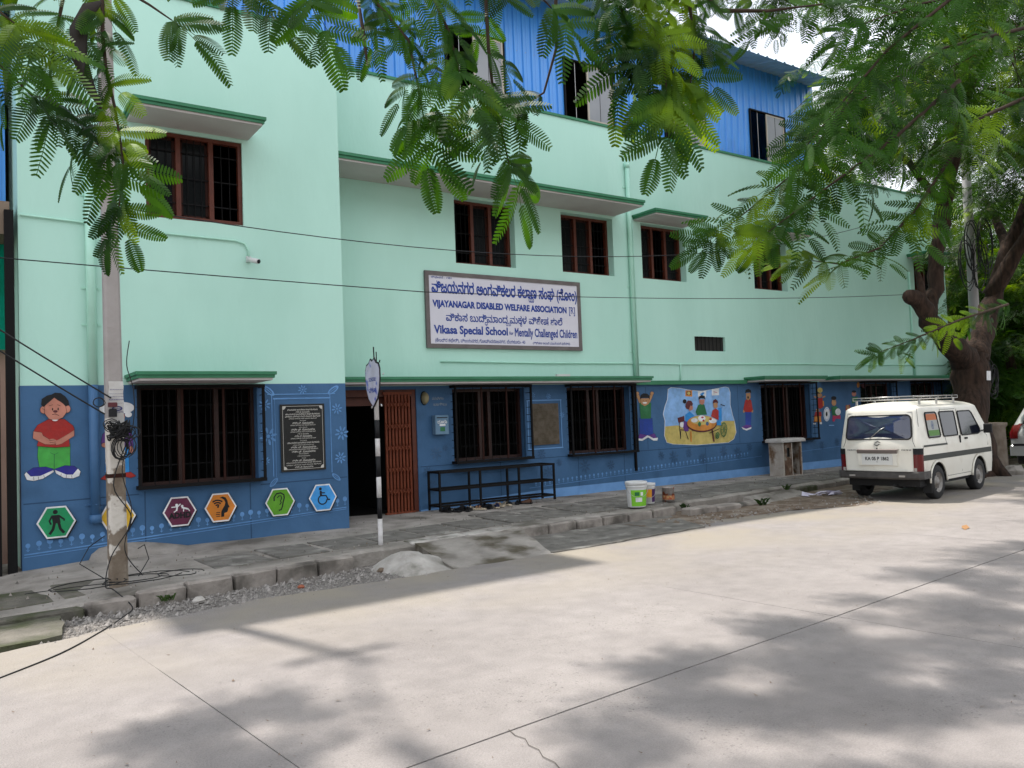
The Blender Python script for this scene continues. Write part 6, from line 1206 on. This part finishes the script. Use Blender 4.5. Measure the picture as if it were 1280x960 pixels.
for i, (p, d, s_, far) in enumerate(near_items):
    s_ *= .8 if p[0] > 7.8 else 1
    u = Vector((r2.uniform(-.8, .0), r2.uniform(-1.1, -.1), r2.uniform(.2, .9))); M3 = basis(Vector(d), u); k = r2.randrange(6, 10) if far else r2.randrange(6)
    if i < 300:
        o = bpy.data.objects.new('leaf', NEARM[k]); sc.collection.objects.link(o); o.parent = ot; o.matrix_basis = Matrix.Translation(p) @ M3.to_4x4() @ Matrix.Scale(s_, 4)
    else: stuff_items.append((p, M3, s_, k % len(FAR)))
# upper crown over the road, above the picture: it throws the dappled shade
def sprays(cl, n, scale, r_, nleaf=7, droop=.35, length=.9):
    out_ = []; tw = []
    for c, rad, wgt in cl:
        c = Vector(c); 
        for _ in range(int(n * wgt)):
            v = Vector((r_.gauss(0, 1), r_.gauss(0, 1), r_.gauss(0, 1))).normalized(); q = r_.random() ** .45; p = c + Vector((v.x * rad[0], v.y * rad[1], v.z * rad[2])) * q
            d = (Vector((v.x, v.y, v.z * .3)) + Vector((r_.uniform(-.5, .5), r_.uniform(-.5, .5), -droop * r_.random() * 1.4))).normalized(); tw.append((p, d)); L = length * r_.uniform(.6, 1.2)
            for j in range(nleaf):
                t = (j + 1) / nleaf; pos = p + d * L * t + Vector((0, 0, -.25 * L * t * t)); sd = Vector((-d.y, d.x, 0)) * (1 if j % 2 else -1)
                dd = (d * .6 + sd * (1 - .4 * t) + Vector((0, 0, r_.uniform(-.6, .1)))); u = Vector((r_.uniform(-.6, .6), r_.uniform(-.6, .6), 1)); out_.append((pos, basis(dd, u), scale * r_.uniform(.8, 1.25), r_.randrange(len(FAR))))
    return out_, tw
SH = .364
def up_(x, y, h): return (x - .27 * SH * h, y + .963 * SH * h, h)
shade = [(up_(4.0, 3.35, 6.8), (.45, .30, .3), .30), (up_(4.7, 2.75, 7.0), (.7, .30, .3), .45), (up_(3.2, 2.8, 6.6), (.3, .25, .3), .14), (up_(6.3, 2.75, 7.2), (.6, .30, .3), .42), (up_(5.6, 3.5, 7.0), (.45, .22, .3), .22), (up_(7.3, 3.9, 7.2), (.7, .25, .3), .30), (up_(9.6, 3.9, 7.6), (.9, .4, .5), .4), (up_(1.3, 4.45, 7.3), (.28, .40, .3), .2), (up_(.6, 3.9, 7.2), (.4, .3, .3), .2), (up_(0, 2.2, 6.8), (1.4, .7, .5), .8), (up_(4.5, 1.0, 6.5), (2.0, .8, .5), 1.2), (up_(8, 1.5, 7), (2.0, 1.0, .5), 1.2), (up_(-2.5, 2, 7), (2, 2, .6), 1.6), (up_(13, 3.0, 8), (2, .9, .5), 1.0)]
it_, tw_ = sprays(shade, 40, 1.0, random.Random(8), 5, length=.4); cs = scatter_mesh('crown', stuff_items + it_, FAR, LEAFF, ot); cs['kind'] = 'stuff'
b = MB(); b.tube([(0.53,3.61,3.42),(0.49,3.64,3.39),(0.45,3.67,3.29),(0.45,3.68,3.19),(0.48,3.66,3.08),(0.53,3.63,2.97)], [.008, .028, .034, .030, .024, .003], flat('dry_pod', (.022, .016, .012)), 8); b.v = [(x, lerp(3.65, y, .35), z) for x, y, z in b.v]; b.build('seed_pod', ot)
b = MB(); b.tube([(1.41, 3.07, 3.42), (1.43, 3.06, 3.24), (1.44, 3.06, 3.13)], [.006, .008, .003], TWIG, 6); b.build('seed_pod', ot)
# the big street tree behind the van
bt = tree_root('street_tree', 'large forked tree with dark trunk and wide feathery crown standing behind the van', (18.4, 9.3, 0)); bt.matrix_basis = Matrix.Identity(4)
b = MB()
def limb(P, rs, n=12, seed=1):
    r_ = random.Random(seed); pts = []; rr = []
    for i in range(len(P) - 1):
        for k in range(4): t = k / 4; pts.append(Vector(P[i]).lerp(Vector(P[i + 1]), t) + Vector((r_.uniform(-.045, .045), r_.uniform(-.045, .045), 0))); rr.append(lerp(rs[i], rs[i + 1], t) * r_.uniform(.92, 1.09))
    pts.append(Vector(P[-1])); rr.append(rs[-1]); b.tube(pts, rr, BARK, n)
limb([(18.35, 9.2, -.1), (18.35, 9.2, .5), (18.45, 9.25, 1.3), (18.75, 9.3, 2.0), (18.95, 9.35, 2.75)], [.58, .45, .40, .37, .35], 18)
for k in range(7):
    a = k * .9 + .3; b.tube([(18.35 + .25 * math.cos(a), 9.2 + .25 * math.sin(a), .55), (18.35 + .55 * math.cos(a), 9.2 + .5 * math.sin(a), .18), (18.35 + .85 * math.cos(a), 9.2 + .75 * math.sin(a), .0)], [.22, .16, .06], BARK, 8)
b.build('trunk', bt)
for sd_, P, rs in ((2, [(18.9, 9.35, 2.45), (18.1, 9.3, 2.85), (17.2, 9.3, 3.4), (16.75, 9.3, 3.85), (16.45, 9.3, 3.9)], [.32, .26, .21, .17, .13]), (3, [(17.15, 9.3, 3.45), (17.5, 9.3, 4.1), (17.75, 9.3, 5.2), (17.75, 9.1, 6.3), (17.6, 8.7, 8.0), (17.2, 8.0, 9.5)], [.17, .16, .145, .125, .10, .06]), (4, [(18.95, 9.35, 2.55), (19.6, 9.4, 3.2), (20.1, 9.4, 4.0), (20.5, 9.2, 5.1), (21.2, 8.8, 6.6), (21.6, 8, 8.2)], [.31, .25, .20, .16, .12, .08]), (5, [(20.1, 9.4, 4.1), (20.3, 8.6, 5.4), (20.0, 7.2, 6.9), (19, 5.5, 8)], [.18, .15, .11, .06]), (6, [(17.75, 9.2, 5.2), (17.0, 8.6, 6.2), (15.8, 7.6, 7.2), (14.5, 6.8, 7.8)], [.10, .08, .06, .03]), (7, [(17.75, 9.2, 6.0), (17.2, 9.8, 7.2), (16.4, 10.4, 8.4)], [.09, .07, .03]), (8, [(20.5, 9.2, 5.0), (22, 10, 6.2), (23.5, 11, 7.2)], [.13, .1, .04]), (9, [(16.8, 9.3, 3.75), (16.85, 9.3, 4.2), (16.7, 9.2, 4.6)], [.09, .07, .03])):
    b = MB(); limb(P, rs, 10, sd_); b.build('limb', bt)
crown = [((14.6, 7.2, 7.6), (2.0, 1.6, 1.2), 1.0), ((16.2, 8.8, 8.2), (1.8, 1.6, 1.4), 1.0), ((17.8, 7.2, 8.0), (2.2, 1.8, 1.5), 1.2), ((18.8, 9.4, 9.0), (2.4, 2.0, 1.6), 1.2), ((20.6, 7.8, 7.6), (2.4, 2.0, 1.8), 1.4), ((22.3, 9.6, 7.4), (2.2, 2.0, 1.9), 1.2), ((16.4, 5.6, 7.2), (2.2, 1.8, 1.0), 1.0), ((13.0, 5.6, 6.9), (1.6, 1.5, 1.0), .8), ((19.0, 5.2, 7.2), (2.4, 1.8, 1.2), 1.0), ((21.5, 6.5, 6.4), (1.6, 1.4, .7), .5), ((23.2, 11.2, 6.0), (1.4, 1.2, 1.0), .4)]
it_, tw_ = sprays(crown, 44, 1.0, random.Random(3), 7); o = scatter_mesh('crown', it_, FAR, LEAFF, bt); o['kind'] = 'stuff'
b = MB()
for p, d in tw_: b.tube([p - d * .3, p + d * .5, p + d * .9 + Vector((0, 0, -.2))], [.012, .008, .004], TWIG, 4, False)
o = b.build('twigs', bt); o['kind'] = 'stuff'
b = MB(); b.add([(18.42, 8.83, 2.10), (18.64, 8.85, 2.10), (18.64, 8.84, 2.30), (18.42, 8.82, 2.30)], [(0, 1, 2, 3)], WH); b.v = [(x, y - .02, z) for x, y, z in b.v]; tag(b.build('paper_notice'), 'small white square paper nailed to the big tree below its fork', 'notice')
# trees and bushes beyond
def bgtree(x, y, h, r, n, seed, label, m_=LEAFF, sc_=2.0, trunk=True, low=.5):
    t = tree_root('tree', label, (x, y, 0)); t.matrix_basis = Matrix.Identity(4); r_ = random.Random(seed)
    if trunk: b = MB(); b.tube([(x, y, -.1), (x + .1, y, h * .3), (x - .1, y + .1, h * .6)], [.25, .18, .1], BARK, 8); b.build('trunk', t)
    cl = [((x + r_.uniform(-.5, .5) * r, y + r_.uniform(-.4, .4) * r, lerp(h * low, h, k / 4)), (r * r_.uniform(.5, .8), r * r_.uniform(.5, .8), h * .16), 1) for k in range(5)]
    i2, _ = sprays(cl, n, sc_, r_, 6, length=1.2); o = scatter_mesh('crown', i2, FAR, m_, t); o['kind'] = 'stuff'
for a in ((27.5, 12.6, 7.5, 3.0, 26, 41, 'bright green tree behind the barred wall, nearest the school'), (32, 11.9, 8.5, 3.4, 26, 42, 'dark bushy tree behind the barred wall, second from the school'), (37, 14, 9, 4.0, 24, 43, 'tall tree far right beyond the pink house'), (30, 17, 11, 4, 24, 44, 'tall background tree rising over the pink house roof'), (44, 8.5, 9, 4.5, 26, 45, 'distant tree closing the far end of the street'), (25.0, 11.2, 5.6, 1.8, 22, 46, 'small leafy tree right beside the school corner')): bgtree(*a, low=.25)
bgtree(36, -1, 9, 4.5, 24, 47, 'roadside tree on the near side far down the street'); bgtree(50, 13, 10, 5, 24, 48, 'farthest tree at the end of the street', low=.15)
bgtree(58, 4, 11, 6, 26, 49, 'broad tree across the far end of the road', low=.1)
bgtree(-.2, 14.0, 1.7, .9, 10, 50, 'low green shrub behind the black gate', sc_=.9, trunk=False, low=.3)
for a in ((4, -9.5, 5.0, 2.6, 12, 61, 'dark leafy tree across the street behind the viewer'), (12, -9, 5.2, 3.0, 12, 62, 'second leafy tree across the street'), (20, -9, 5.4, 3.0, 12, 63, 'third leafy tree across the street'), (-4, -9.5, 5, 2.8, 12, 64, 'leafy tree across the street, far left')): bgtree(*a, low=.2, sc_=2.6)  # unseen trees added so the van windows reflect something dark
